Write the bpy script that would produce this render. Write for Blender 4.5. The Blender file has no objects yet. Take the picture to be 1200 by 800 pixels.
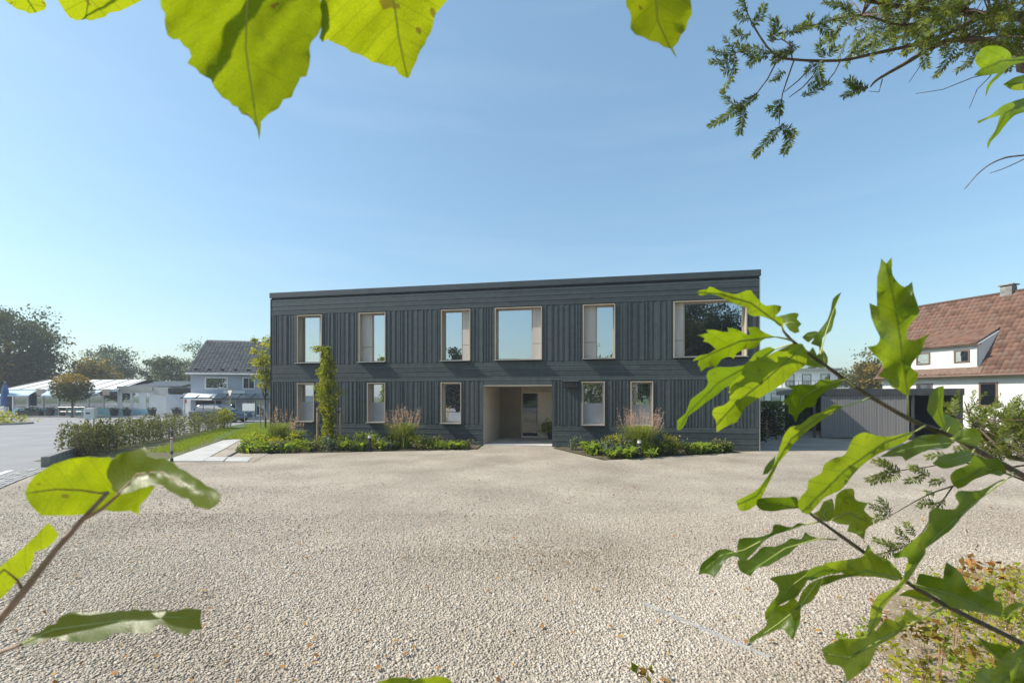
import bpy, bmesh, math, random
import numpy as np
from mathutils import Vector, Matrix, noise
from mathutils.geometry import delaunay_2d_cdt

scene = bpy.context.scene
COL = scene.collection
R = math.radians

# ------------------------------------------------------------------ camera
CAM_H = 2.2
FPX = 533.3                      # focal length in photo pixels (16 mm on 36 mm, 1200 px wide)
cam = bpy.data.cameras.new('camera')
cam.lens = 16.0; cam.sensor_width = 36.0; cam.sensor_fit = 'HORIZONTAL'
cam.shift_y = 0.0525
cam.clip_start = 0.02; cam.clip_end = 3000
cam.dof.use_dof = True; cam.dof.focus_distance = 14.0; cam.dof.aperture_fstop = 9.0
co = bpy.data.objects.new('camera', cam); COL.objects.link(co)
co.location = (0, 0, CAM_H); co.rotation_euler = (R(90), 0, 0)
scene.camera = co

# ------------------------------------------------------------------ sky, sun, exposure
SUN_EL = R(43)
SUN_H = Vector((-0.998, -0.064, 0)).normalized()      # horizontal direction towards the sun
world = bpy.data.worlds.new('World'); scene.world = world; world.use_nodes = True
nt = world.node_tree; nt.nodes.clear()
wo = nt.nodes.new('ShaderNodeOutputWorld'); bg = nt.nodes.new('ShaderNodeBackground')
sky = nt.nodes.new('ShaderNodeTexSky'); sky.sky_type = 'NISHITA'; sky.sun_disc = False
sky.sun_elevation = SUN_EL; sky.sun_rotation = math.atan2(SUN_H.x, SUN_H.y)
sky.altitude = 300; sky.air_density = 1.35; sky.dust_density = 1.5; sky.ozone_density = 5.0
bg.inputs['Strength'].default_value = 0.14
# thin high cirrus mixed into the sky
tcn = nt.nodes.new('ShaderNodeTexCoord'); mp = nt.nodes.new('ShaderNodeMapping')
mp.inputs['Scale'].default_value = (1.2, 1.2, 9.0); mp.inputs['Rotation'].default_value = (R(8), R(5), 0)
cn = nt.nodes.new('ShaderNodeTexNoise'); cn.inputs['Scale'].default_value = 1.7; cn.inputs['Detail'].default_value = 7
cr = nt.nodes.new('ShaderNodeValToRGB')
cr.color_ramp.elements[0].position = 0.50; cr.color_ramp.elements[0].color = (0, 0, 0, 1)
cr.color_ramp.elements[1].position = 0.80; cr.color_ramp.elements[1].color = (.07, .07, .07, 1)
mx = nt.nodes.new('ShaderNodeMix'); mx.data_type = 'RGBA'
mx.inputs['B'].default_value = (6.0, 6.4, 6.6, 1)
L = nt.links
L.new(tcn.outputs['Generated'], mp.inputs['Vector']); L.new(mp.outputs['Vector'], cn.inputs['Vector'])
L.new(cn.outputs['Fac'], cr.inputs['Fac']); L.new(cr.outputs['Color'], mx.inputs['Factor'])
tint = nt.nodes.new('ShaderNodeMix'); tint.data_type = 'RGBA'; tint.blend_type = 'MULTIPLY'; tint.inputs['Factor'].default_value = 1; tint.inputs['B'].default_value = (1.02, 1.055, .97, 1)
L.new(sky.outputs['Color'], tint.inputs['A']); veil = nt.nodes.new('ShaderNodeMix'); veil.data_type = 'RGBA'; veil.inputs['Factor'].default_value = .28; veil.inputs['B'].default_value = (1.85, 3.05, 4.15, 1)   # even high haze over the whole sky
L.new(tint.outputs['Result'], veil.inputs['A']); L.new(veil.outputs['Result'], mx.inputs['A']); L.new(mx.outputs['Result'], bg.inputs['Color'])
L.new(bg.outputs['Background'], wo.inputs['Surface'])

sl = bpy.data.lights.new('sun', 'SUN'); sl.energy = 4.6; sl.angle = R(0.5); sl.color = (1.0, 0.93, 0.82)
so = bpy.data.objects.new('sun', sl); COL.objects.link(so)
sdir = Vector((SUN_H.x * math.cos(SUN_EL), SUN_H.y * math.cos(SUN_EL), math.sin(SUN_EL)))
so.rotation_euler = sdir.to_track_quat('Z', 'Y').to_euler()
so.location = (-20, 0, 30)

scene.view_settings.view_transform = 'Standard'; scene.view_settings.look = 'None'
scene.view_settings.exposure = 0.5; scene.view_settings.gamma = 1.0
scene.view_settings.use_curve_mapping = False
scene.cycles.max_bounces = 8; scene.cycles.transparent_max_bounces = 12
scene.cycles.caustics_reflective = False; scene.cycles.caustics_refractive = False

# ------------------------------------------------------------------ helpers
def P(px, py, d):
    """a point seen at photo pixel (px, py) at depth d in front of the camera"""
    return Vector(((px - 600) / FPX * d, d, CAM_H + (463 - py) / FPX * d))

def G(px, py, z=0.0):
    d = (CAM_H - z) * FPX / (py - 463)
    return Vector(((px - 600) / FPX * d, d, z))

MATS = {}
def nodes(name):
    m = bpy.data.materials.new(name); m.use_nodes = True
    n = m.node_tree.nodes; b = n['Principled BSDF']
    MATS[name] = m
    return m, n, m.node_tree.links, b

def mat(name, c1, c2=None, rough=.7, scale=4.0, bump=.0, bscale=None, metal=0.0, stretch=(1, 1, 1), detail=5, spec=.4, coords='Object', lo=.35, hi=.65):
    """noise-varied colour with optional fine relief"""
    m, n, l, b = nodes(name)
    b.inputs['Roughness'].default_value = rough; b.inputs['Metallic'].default_value = metal
    b.inputs['Specular IOR Level'].default_value = spec
    tc = n.new('ShaderNodeTexCoord'); mp = n.new('ShaderNodeMapping'); mp.inputs['Scale'].default_value = stretch
    l.new(tc.outputs[coords], mp.inputs['Vector'])
    if c2 is None: c2 = tuple(min(1, x * 1.25) for x in c1)
    nz = n.new('ShaderNodeTexNoise'); nz.inputs['Scale'].default_value = scale; nz.inputs['Detail'].default_value = detail
    l.new(mp.outputs['Vector'], nz.inputs['Vector'])
    r = n.new('ShaderNodeValToRGB'); e = r.color_ramp.elements
    e[0].position = lo; e[0].color = (*c1, 1); e[1].position = hi; e[1].color = (*c2, 1)
    l.new(nz.outputs['Fac'], r.inputs['Fac']); l.new(r.outputs['Color'], b.inputs['Base Color'])
    if bump:
        bz = n.new('ShaderNodeTexNoise'); bz.inputs['Scale'].default_value = bscale or scale * 6; bz.inputs['Detail'].default_value = 4
        l.new(mp.outputs['Vector'], bz.inputs['Vector'])
        bp = n.new('ShaderNodeBump'); bp.inputs['Strength'].default_value = bump; bp.inputs['Distance'].default_value = .02
        l.new(bz.outputs['Fac'], bp.inputs['Height']); l.new(bp.outputs['Normal'], b.inputs['Normal'])
    return m

def rnd_mat(name, cols, rough=.8, spec=.3, trans=0.0, tcol=None):
    """colour picked per piece from the point attribute 'rnd'; optional light shining through"""
    m, n, l, b = nodes(name)
    a = n.new('ShaderNodeAttribute'); a.attribute_name = 'rnd'
    r = n.new('ShaderNodeValToRGB'); cr = r.color_ramp
    while len(cr.elements) < len(cols): cr.elements.new(.5)
    for i, c in enumerate(cols):
        cr.elements[i].position = i / max(1, len(cols) - 1); cr.elements[i].color = (*c, 1)
    l.new(a.outputs['Fac'], r.inputs['Fac']); l.new(r.outputs['Color'], b.inputs['Base Color'])
    b.inputs['Roughness'].default_value = rough; b.inputs['Specular IOR Level'].default_value = spec
    if trans:
        t = n.new('ShaderNodeBsdfTranslucent'); mxs = n.new('ShaderNodeMixShader'); mxs.inputs[0].default_value = trans
        mul = n.new('ShaderNodeMix'); mul.data_type = 'RGBA'; mul.blend_type = 'MULTIPLY'; mul.inputs['Factor'].default_value = 1
        mul.inputs['B'].default_value = (*(tcol or (1.6, 1.5, .6)), 1)
        l.new(r.outputs['Color'], mul.inputs['A']); l.new(mul.outputs['Result'], t.inputs['Color'])
        l.new(b.outputs['BSDF'], mxs.inputs[1]); l.new(t.outputs['BSDF'], mxs.inputs[2])
        l.new(mxs.outputs['Shader'], n['Material Output'].inputs['Surface'])
    return m

def glass_mat(name, refl=.55, tint=(.5, .55, .55), wav=.0):
    m, n, l, b = nodes(name); n.remove(b)
    t = n.new('ShaderNodeBsdfTransparent'); t.inputs['Color'].default_value = (*tint, 1)
    g = n.new('ShaderNodeBsdfGlossy'); g.inputs['Roughness'].default_value = .0; g.inputs['Color'].default_value = (.95, .98, 1, 1)
    fr = n.new('ShaderNodeFresnel'); fr.inputs['IOR'].default_value = 1.5
    mr = n.new('ShaderNodeMapRange'); mr.inputs['To Min'].default_value = refl; mr.inputs['To Max'].default_value = 1
    l.new(fr.outputs['Fac'], mr.inputs['Value'])
    s = n.new('ShaderNodeMixShader'); l.new(mr.outputs['Result'], s.inputs[0])
    l.new(t.outputs['BSDF'], s.inputs[1]); l.new(g.outputs['BSDF'], s.inputs[2])
    l.new(s.outputs['Shader'], n['Material Output'].inputs['Surface'])
    if wav:
        tc = n.new('ShaderNodeTexCoord'); nz = n.new('ShaderNodeTexNoise'); nz.inputs['Scale'].default_value = .9; nz.inputs['Detail'].default_value = 1
        l.new(tc.outputs['Object'], nz.inputs['Vector'])
        bp = n.new('ShaderNodeBump'); bp.inputs['Strength'].default_value = wav; bp.inputs['Distance'].default_value = .01
        l.new(nz.outputs['Fac'], bp.inputs['Height']); l.new(bp.outputs['Normal'], g.inputs['Normal'])
    return m

def tag(o, label=None, cat=None, group=None, kind=None):
    if label: o['label'] = label
    if cat: o['category'] = cat
    if group: o['group'] = group
    if kind: o['kind'] = kind
    return o

def link(name, me, m=None, parent=None, loc=None, rotz=0):
    o = bpy.data.objects.new(name, me); COL.objects.link(o)
    if m is not None and me is not None and not me.materials: me.materials.append(MATS[m] if isinstance(m, str) else m)
    if parent is not None: o.parent = parent
    if loc is not None: o.location = loc
    if rotz: o.rotation_euler = (0, 0, rotz)
    return o

def empty(name, loc=(0, 0, 0), rotz=0, label=None, cat=None, group=None):
    o = bpy.data.objects.new(name, None); COL.objects.link(o); o.empty_display_size = .2
    o.location = loc; o.rotation_euler = (0, 0, rotz)
    return tag(o, label, cat, group)

def copy_tree(o, parent=None):
    c = o.copy(); COL.objects.link(c); c.parent = parent
    for ch in list(o.children): copy_tree(ch, c)
    return c

class MB:
    """collects simple shapes of ONE part"""
    def __init__(s): s.v = []; s.f = []; s.r = []
    def add(s, vs, fs):
        k = len(s.v); s.v += [tuple(v) for v in vs]; s.f += [tuple(i + k for i in f) for f in fs]; return s
    def box(s, x0, x1, y0, y1, z0, z1):
        return s.add([(x0, y0, z0), (x1, y0, z0), (x1, y1, z0), (x0, y1, z0), (x0, y0, z1), (x1, y0, z1), (x1, y1, z1), (x0, y1, z1)],
                     [(3, 2, 1, 0), (4, 5, 6, 7), (0, 1, 5, 4), (1, 2, 6, 5), (2, 3, 7, 6), (3, 0, 4, 7)])
    def quad(s, a, b, c, d): return s.add([a, b, c, d], [(0, 1, 2, 3)])
    def poly(s, pts): return s.add(pts, [tuple(range(len(pts)))])
    def prism(s, pts, z0, z1):
        n = len(pts)
        return s.add([(x, y, z0) for x, y in pts] + [(x, y, z1) for x, y in pts],
                     [tuple(range(n))[::-1], tuple(range(n, 2 * n))] + [(i, (i + 1) % n, n + (i + 1) % n, n + i) for i in range(n)])
    def extrude_y(s, prof, y0, y1):
        n = len(prof)
        return s.add([(x, y0, z) for x, z in prof] + [(x, y1, z) for x, z in prof],
                     [tuple(range(n)), tuple(range(n, 2 * n))[::-1]] + [((i + 1) % n, i, n + i, n + (i + 1) % n) for i in range(n)])
    def tube(s, pts, rad, n=8, cap=True):
        pts = [Vector(p) for p in pts]; k = len(s.v); m = len(pts)
        rads = rad if isinstance(rad, (list, tuple)) else [rad] * m
        prev = None
        for i, p in enumerate(pts):
            t = (pts[min(i + 1, m - 1)] - pts[max(i - 1, 0)]).normalized()
            if prev is None:
                a = t.orthogonal().normalized()
            else:
                a = (prev - t * prev.dot(t));
                a = a.normalized() if a.length > 1e-6 else t.orthogonal().normalized()
            prev = a; b = t.cross(a)
            for j in range(n):
                q = 2 * math.pi * j / n
                s.v.append(tuple(p + (a * math.cos(q) + b * math.sin(q)) * rads[i]))
        for i in range(m - 1):
            for j in range(n):
                s.f.append((k + i * n + j, k + i * n + (j + 1) % n, k + (i + 1) * n + (j + 1) % n, k + (i + 1) * n + j))
        if cap:
            s.f.append(tuple(k + j for j in range(n))[::-1]); s.f.append(tuple(k + (m - 1) * n + j for j in range(n)))
        return s
    def lathe(s, prof, c=(0, 0, 0), n=16):
        k = len(s.v); m = len(prof)
        for r_, z in prof:
            for j in range(n):
                q = 2 * math.pi * j / n; s.v.append((c[0] + r_ * math.cos(q), c[1] + r_ * math.sin(q), c[2] + z))
        for i in range(m - 1):
            for j in range(n):
                s.f.append((k + i * n + j, k + i * n + (j + 1) % n, k + (i + 1) * n + (j + 1) % n, k + (i + 1) * n + j))
        s.f.append(tuple(k + j for j in range(n))[::-1]); s.f.append(tuple(k + (m - 1) * n + j for j in range(n)))
        return s
    def build(s, name, m, parent=None, loc=None, rotz=0, smooth=False, bevel=0):
        me = bpy.data.meshes.new(name); me.from_pydata(s.v, [], s.f); me.update()
        if bevel:
            bm = bmesh.new(); bm.from_mesh(me)
            bmesh.ops.bevel(bm, geom=bm.edges[:], offset=bevel, segments=1, affect='EDGES', clamp_overlap=True)
            bm.to_mesh(me); bm.free()
        if smooth: me.polygons.foreach_set('use_smooth', [True] * len(me.polygons))
        return link(name, me, m, parent, loc, rotz)

_box = {}
def piece(name, m, parent, x0, x1, y0, y1, z0, z1):
    """one board/slab/stone: shared unit-box mesh, its size in the object's scale"""
    if m not in _box:
        me = bpy.data.meshes.new('piece_' + m)
        MBx = MB().box(-.5, .5, -.5, .5, -.5, .5); me.from_pydata(MBx.v, [], MBx.f); me.update(); me.materials.append(MATS[m]); _box[m] = me
    o = bpy.data.objects.new(name, _box[m]); COL.objects.link(o); o.parent = parent
    o.location = ((x0 + x1) / 2, (y0 + y1) / 2, (z0 + z1) / 2); o.scale = (x1 - x0, y1 - y0, z1 - z0)
    return o

def mesh_np(name, V, F, m, parent=None, rnd=None, smooth=False, loc=None):
    V = np.asarray(V, np.float32); F = np.asarray(F, np.int32); k = F.shape[1]
    me = bpy.data.meshes.new(name)
    me.vertices.add(len(V)); me.vertices.foreach_set('co', V.ravel())
    me.loops.add(F.size); me.loops.foreach_set('vertex_index', F.ravel())
    me.polygons.add(len(F)); me.polygons.foreach_set('loop_start', np.arange(0, F.size, k, dtype=np.int32))
    if smooth: me.polygons.foreach_set('use_smooth', np.ones(len(F), bool))
    if rnd is not None:
        at = me.attributes.new('rnd', 'FLOAT', 'POINT'); at.data.foreach_set('value', np.asarray(rnd, np.float32))
    me.update(calc_edges=True); me.validate()
    return link(name, me, m, parent, loc)

RNG = np.random.default_rng(7)
def unit(n, rng=RNG):
    v = rng.normal(size=(n, 3)); return v / np.linalg.norm(v, axis=1, keepdims=True)

def leaf_quads(C, size, aspect=.55, up=0.0, var=.35, rng=RNG, dirs=None, fold=.12):
    """diamond leaves at the points C: 4 vertices each"""
    n = len(C); d = unit(n, rng) if dirs is None else dirs
    if up: d = d + np.array([0, 0, up]); d /= np.linalg.norm(d, axis=1, keepdims=True)
    a = unit(n, rng); s = np.cross(d, a); s /= np.linalg.norm(s, axis=1, keepdims=True) + 1e-9
    nn = np.cross(d, s)
    sz = (np.asarray(size) * (1 + var * rng.normal(size=n)).clip(.4, 1.8))[:, None]
    V = np.empty((n, 4, 3))
    V[:, 0] = C - d * sz * .5; V[:, 2] = C + d * sz * .5
    V[:, 1] = C + s * sz * aspect * .5 + nn * sz * fold; V[:, 3] = C - s * sz * aspect * .5 + nn * sz * fold
    F = np.arange(n * 4).reshape(n, 4)
    return V.reshape(-1, 3), F, np.repeat(rng.random(n), 4)

def clumps(center, radii, n_clump, per, spread, rng=RNG, shell=.55, squash_low=True):
    """leaf positions in clumps through an ellipsoid, with gaps between"""
    d = unit(n_clump, rng); r = (shell + (1 - shell) * rng.random(n_clump)) ** 1.0
    cc = d * r[:, None] * np.array(radii) * (1 + .12 * rng.normal(size=(n_clump, 1)))
    cc += np.array(center)
    per_i = rng.integers(int(per * .5), int(per * 1.5) + 1, n_clump)
    idx = np.repeat(np.arange(n_clump), per_i)
    sp = spread * (0.6 + .8 * rng.random(n_clump))
    pts = cc[idx] + rng.normal(size=(len(idx), 3)) * sp[idx][:, None] * np.array([1, 1, .65])
    return cc, pts, idx

def sheet(name, pts, z, m, kind='structure'):
    o = MB().poly([(x, y, z) for x, y in pts]).build(name, m); return tag(o, kind=kind)
# ------------------------------------------------------------------ materials
def gravel_mat():
    m, n, l, b = nodes('gravel')
    tc = n.new('ShaderNodeTexCoord')
    v = n.new('ShaderNodeTexVoronoi'); v.inputs['Scale'].default_value = 58
    l.new(tc.outputs['Object'], v.inputs['Vector'])
    r = n.new('ShaderNodeValToRGB'); cr = r.color_ramp
    for i, (p, c) in enumerate([(0, (.195, .155, .11)), (.3, (.318, .272, .208)), (.7, (.39, .338, .268)), (1, (.485, .438, .372))]):
        if i > 1: cr.elements.new(p)
        cr.elements[i].position = p; cr.elements[i].color = (*c, 1)
    sx = n.new('ShaderNodeSeparateColor'); l.new(v.outputs['Color'], sx.inputs['Color']); l.new(sx.outputs['Red'], r.inputs['Fac'])
    big = n.new('ShaderNodeTexNoise'); big.inputs['Scale'].default_value = .55; big.inputs['Detail'].default_value = 6
    l.new(tc.outputs['Object'], big.inputs['Vector'])
    br = n.new('ShaderNodeValToRGB'); e = br.color_ramp.elements
    e[0].position = .33; e[0].color = (.74, .725, .71, 1); e[1].position = .68; e[1].color = (1.10, 1.10, 1.10, 1)
    l.new(big.outputs['Fac'], br.inputs['Fac'])
    mu = n.new('ShaderNodeMix'); mu.data_type = 'RGBA'; mu.blend_type = 'MULTIPLY'; mu.inputs['Factor'].default_value = 1
    l.new(r.outputs['Color'], mu.inputs['A']); l.new(br.outputs['Color'], mu.inputs['B']); l.new(mu.outputs['Result'], b.inputs['Base Color'])
    b.inputs['Roughness'].default_value = .9
    bp = n.new('ShaderNodeBump'); bp.inputs['Strength'].default_value = .7; bp.inputs['Distance'].default_value = .008; bp.invert = True
    l.new(v.outputs['Distance'], bp.inputs['Height']); l.new(bp.outputs['Normal'], b.inputs['Normal'])
gravel_mat()
rnd_mat('gravel_stone', [(.185, .145, .10), (.335, .283, .218), (.412, .357, .284), (.458, .40, .326), (.555, .508, .435)], rough=.85)
mat('earth', (.07, .055, .035), (.13, .10, .065), rough=.95, scale=3, bump=.5, bscale=40)
mat('dry_soil', (.20, .15, .09), (.34, .27, .17), rough=.95, scale=5, bump=.6, bscale=60)
mat('soil_grassy', (.12, .09, .055), (.10, .13, .03), rough=.95, scale=1.6, bump=.6, bscale=40)
mat('meadow', (.05, .09, .02), (.09, .13, .035), rough=.95, scale=.6)
mat('asphalt', (.235, .235, .24), (.285, .285, .29), rough=.85, scale=.5, bump=.25, bscale=120)
mat('concrete', (.42, .41, .385), (.52, .51, .48), rough=.85, scale=1.3, bump=.12, bscale=60)
mat('concrete_old', (.16, .16, .15), (.30, .29, .27), rough=.9, scale=3, bump=.3, bscale=50)
mat('concrete_pale', (.25, .24, .22), (.40, .39, .36), rough=.85, scale=9, bump=.15)
mat('sett_stone', (.30, .29, .28), (.52, .50, .46), rough=.8, scale=2.2, bump=.3, bscale=30, lo=.4, hi=.6)
mat('white_paint', (.74, .75, .75), (.80, .80, .80), rough=.6)
mat('yellow_paint', (.62, .45, .12), (.70, .55, .2), rough=.6)
def stain_mat():
    m, n, l, b = nodes('stained_board')
    tc = n.new('ShaderNodeTexCoord'); oi = n.new('ShaderNodeObjectInfo')
    geo = n.new('ShaderNodeNewGeometry')
    mp = n.new('ShaderNodeMapping'); mp.inputs['Scale'].default_value = (14, 14, 14)
    l.new(geo.outputs['Position'], mp.inputs['Vector'])
    nz = n.new('ShaderNodeTexNoise'); nz.inputs['Scale'].default_value = .35; nz.inputs['Detail'].default_value = 6; l.new(mp.outputs['Vector'], nz.inputs['Vector'])
    r = n.new('ShaderNodeValToRGB'); e = r.color_ramp.elements
    e[0].position = .3; e[0].color = (.046, .059, .062, 1); e[1].position = .72; e[1].color = (.065, .080, .083, 1)
    l.new(nz.outputs['Fac'], r.inputs['Fac'])
    mr = n.new('ShaderNodeMapRange'); mr.inputs['To Min'].default_value = .82; mr.inputs['To Max'].default_value = 1.17; l.new(oi.outputs['Random'], mr.inputs['Value'])
    hs = n.new('ShaderNodeHueSaturation'); l.new(mr.outputs['Result'], hs.inputs['Value']); l.new(r.outputs['Color'], hs.inputs['Color'])
    l.new(hs.outputs['Color'], b.inputs['Base Color']); b.inputs['Roughness'].default_value = .55; b.inputs['Specular IOR Level'].default_value = .35
    g = n.new('ShaderNodeTexNoise'); g.inputs['Scale'].default_value = 9; g.inputs['Detail'].default_value = 6; l.new(mp.outputs['Vector'], g.inputs['Vector'])
    bp = n.new('ShaderNodeBump'); bp.inputs['Strength'].default_value = .12; bp.inputs['Distance'].default_value = .002
    l.new(g.outputs['Fac'], bp.inputs['Height']); l.new(bp.outputs['Normal'], b.inputs['Normal'])
stain_mat()
mat('dark_core', (.02, .026, .031), (.03, .037, .042), rough=.7)
mat('coping', (.040, .052, .058), (.05, .064, .07), rough=.55, scale=2)
mat('larch_frame', (.38, .32, .25), (.45, .39, .31), rough=.6, scale=6, stretch=(1, 1, .15), bump=.1)
mat('larch_panel', (.46, .42, .37), (.53, .49, .44), rough=.6, scale=5, stretch=(1, 1, .15), bump=.08)
mat('metal_sill', (.36, .35, .32), (.42, .41, .38), rough=.4, metal=.5)
mat('film', (.33, .34, .35), (.41, .42, .43), rough=.8, scale=1.0)
mat('interior', (.09, .085, .08), (.12, .115, .11), rough=.9)
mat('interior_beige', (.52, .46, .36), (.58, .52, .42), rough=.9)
mat('render_beige', (.50, .44, .35), (.57, .51, .41), rough=.9, scale=1.4, bump=.05)
mat('render_beige_shaded', (.22, .195, .15), (.27, .24, .185), rough=.9, scale=1.4)  # beige render with the recess's deep shade put into its colour
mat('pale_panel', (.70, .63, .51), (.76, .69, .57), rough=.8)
mat('black_metal', (.018, .019, .02), (.03, .031, .032), rough=.45, metal=.3)
mat('dark_metal', (.05, .052, .055), (.07, .072, .075), rough=.5, metal=.3)
mat('white_plastic', (.70, .70, .69), (.78, .78, .77), rough=.45)
glass_mat('window_glass', .50, (.55, .6, .6), .06)
glass_mat('door_glass', .05, (.6, .62, .6))
glass_mat('far_glass', .34, (.75, .8, .82))
mat('white_wall', (.72, .71, .69), (.79, .78, .76), rough=.9, scale=.8, bump=.05)
mat('grey_plaster', (.40, .42, .46), (.46, .48, .52), rough=.9, scale=.8)
mat('grey_wood', (.15, .145, .14), (.26, .25, .24), rough=.75, scale=5, stretch=(1, 1, .12), bump=.15)
mat('bark', (.06, .045, .035), (.14, .11, .08), rough=.9, scale=9, stretch=(1, 1, .3), bump=.6, bscale=40)
mat('twig_bark', (.10, .065, .045), (.17, .12, .085), rough=.7, scale=60)
mat('linden_twig', (.26, .18, .14), (.38, .28, .22), rough=.6, scale=60)
mat('stake_wood', (.36, .25, .15), (.46, .34, .22), rough=.8, scale=8, stretch=(1, 1, .2))
mat('red_paint', (.45, .03, .03), (.5, .05, .04), rough=.5)
mat('blue_cloth', (.03, .08, .22), (.05, .11, .28), rough=.9)
mat('turquoise', (.25, .45, .50), (.35, .55, .58), rough=.7, scale=1.5)
mat('awning_cloth', (.42, .55, .60), (.55, .66, .70), rough=.9, scale=2)
mat('brown_trim', (.13, .08, .055), (.17, .105, .075), rough=.6)
rnd_mat('red_tile', [(.095, .052, .036), (.15, .080, .055), (.185, .103, .073), (.14, .095, .073)], rough=.85)
rnd_mat('slate_tile', [(.125, .12, .12), (.15, .145, .145), (.175, .17, .17)], rough=.95, spec=.1)
# foliage
rnd_mat('leaf_green', [(.055, .09, .016), (.10, .145, .022), (.17, .21, .035)], trans=.35)
rnd_mat('leaf_bright', [(.13, .20, .02), (.22, .30, .03), (.33, .39, .05)], trans=.45)
rnd_mat('leaf_yellow', [(.18, .21, .015), (.30, .32, .022), (.42, .38, .03)], trans=.45)
rnd_mat('leaf_dark', [(.018, .035, .012), (.03, .052, .018), (.05, .075, .025)], trans=.25)
rnd_mat('leaf_far', [(.045, .065, .032), (.065, .09, .042), (.10, .125, .055)], trans=.35)
rnd_mat('leaf_blue', [(.075, .105, .065), (.12, .16, .10), (.20, .24, .15)], trans=.2)
rnd_mat('leaf_olive', [(.085, .10, .035), (.16, .175, .07), (.27, .275, .14)], trans=.3)
rnd_mat('leaf_autumn', [(.06, .08, .015), (.16, .13, .02), (.30, .19, .02)], trans=.35)
rnd_mat('leaf_maple', [(.05, .07, .014), (.13, .12, .018), (.36, .22, .025)], trans=.3)
rnd_mat('needle', [(.065, .10, .018), (.16, .21, .033), (.33, .36, .055)], trans=.4, rough=.5)
rnd_mat('plume', [(.36, .21, .20), (.50, .33, .31), (.66, .50, .47)], trans=.45)
rnd_mat('grass_blade', [(.12, .19, .025), (.21, .28, .04), (.34, .36, .10)], trans=.35)
rnd_mat('litter', [(.20, .08, .025), (.32, .15, .04), (.40, .26, .08)], trans=.15)
rnd_mat('seedling_leaf', [(.12, .16, .02), (.24, .22, .03), (.26, .12, .03)], trans=.4)

# ------------------------------------------------------------------ ground, yard, road
sheet('ground', [(-900, -700), (900, -700), (900, 1500), (-900, 1500)], -.012, 'meadow')
yard = sheet('gravel_yard', [(-10.2, -9), (-10.4, 8.2), (-13.9, 13.6), (-12.9, 15.2), (-8.6, 15.1), (-9.6, 17.0), (-1.4, 18.5), (-1.2, 20.4), (2.0, 20.0),
      (1.7, 18.9), (3.1, 15.4), (8.7, 17.6), (9.9, 18.3), (12.5, 31), (24.5, 31), (24.5, -9)], 0.0, 'gravel')
sheet('road', [(-120, -40), (-10.6, -40), (-10.6, 8.2), (-14.3, 13.8), (-16.4, 17.4), (-20.2, 31.5), (-21, 38.5), (-14, 41.5), (-14, 46), (-120, 46)], -.004, 'asphalt')
sheet('far_pavement', [(-120, 46), (-22, 46), (-22, 90), (-120, 90)], .10, 'concrete')
o = MB().box(-120, -22, 45.85, 46.05, -.02, .115).build('kerb', 'concrete_old'); tag(o, kind='structure')
bedL = [(-10.1, 17.1), (-1.45, 18.55), (-1.35, 20.05), (-11.5, 21.95), (-13.0, 22.2)]
bedR = [(1.78, 18.95), (3.15, 15.5), (8.65, 17.65), (9.6, 17.95), (2.2, 19.45)]
sheet('planting_bed', bedL, .012, 'earth'); sheet('planting_bed', bedR, .012, 'earth')
sheet('hedge_strip', [(-16.0, 15.2), (-11.6, 15.2), (-14.2, 22.2), (-18.5, 31.5), (-20.1, 31.5)], .006, 'soil_grassy')
sheet('lawn', [(-17.6, 26.2), (-14.3, 22.4), (-13.4, 23.2), (-12.0, 22.3), (-9, 36), (-21.0, 36), (-20, 31.6)], .010, 'meadow')
sheet('soil_patch', [(2.9, 2.4), (3.15, 4.0), (4.3, 5.2), (7.0, 6.0), (9.5, 6.0), (9.5, 1.0), (4.0, 1.0)], .008, 'dry_soil')
# concrete path slabs with the gravel panel between
path = MB().poly([(x, y, .014) for x, y in [(-11.6, 15.15), (-10.3, 15.15), (-10.75, 16.15), (-13.15, 21.9), (-12.3, 21.9), (-12.6, 22.6), (-13.3, 23.6), (-14.1, 22.2)]]).build('path', 'concrete')
tag(path, kind='structure')
MB().prism([(-10.28, 15.15), (-9.62, 15.15), (-10.1, 16.15), (-10.73, 16.15)], .002, .018).build('slab', 'concrete', path)
MB().prism([(-9.58, 15.15), (-8.75, 15.05), (-9.2, 16.1), (-10.06, 16.15)], .002, .018).build('slab', 'concrete', path)
sheet('gravel_panel', [(-10.72, 16.18), (-10.14, 16.18), (-12.2, 21.86), (-13.1, 21.86)], .010, 'gravel')
sheet('gravel_panel', [(-10.1, 16.12), (-8.5, 14.95), (-9.2, 17.2), (-10.3, 17.3), (-12.9, 22.4), (-12.25, 21.9), (-10.12, 16.2)], .009, 'gravel')
MB().tube([(-10.1, 16.2, .03), (-12.22, 21.9, .03)], .035, n=6).build('edging', 'concrete_old', path)
# stone strip let into the gravel
st = MB().prism([(1.36, 4.80), (2.14, 3.80), (2.185, 3.83), (1.40, 4.84)], -.05, .0085).build('edging_strip', 'concrete_pale'); tag(st, kind='structure')
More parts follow.
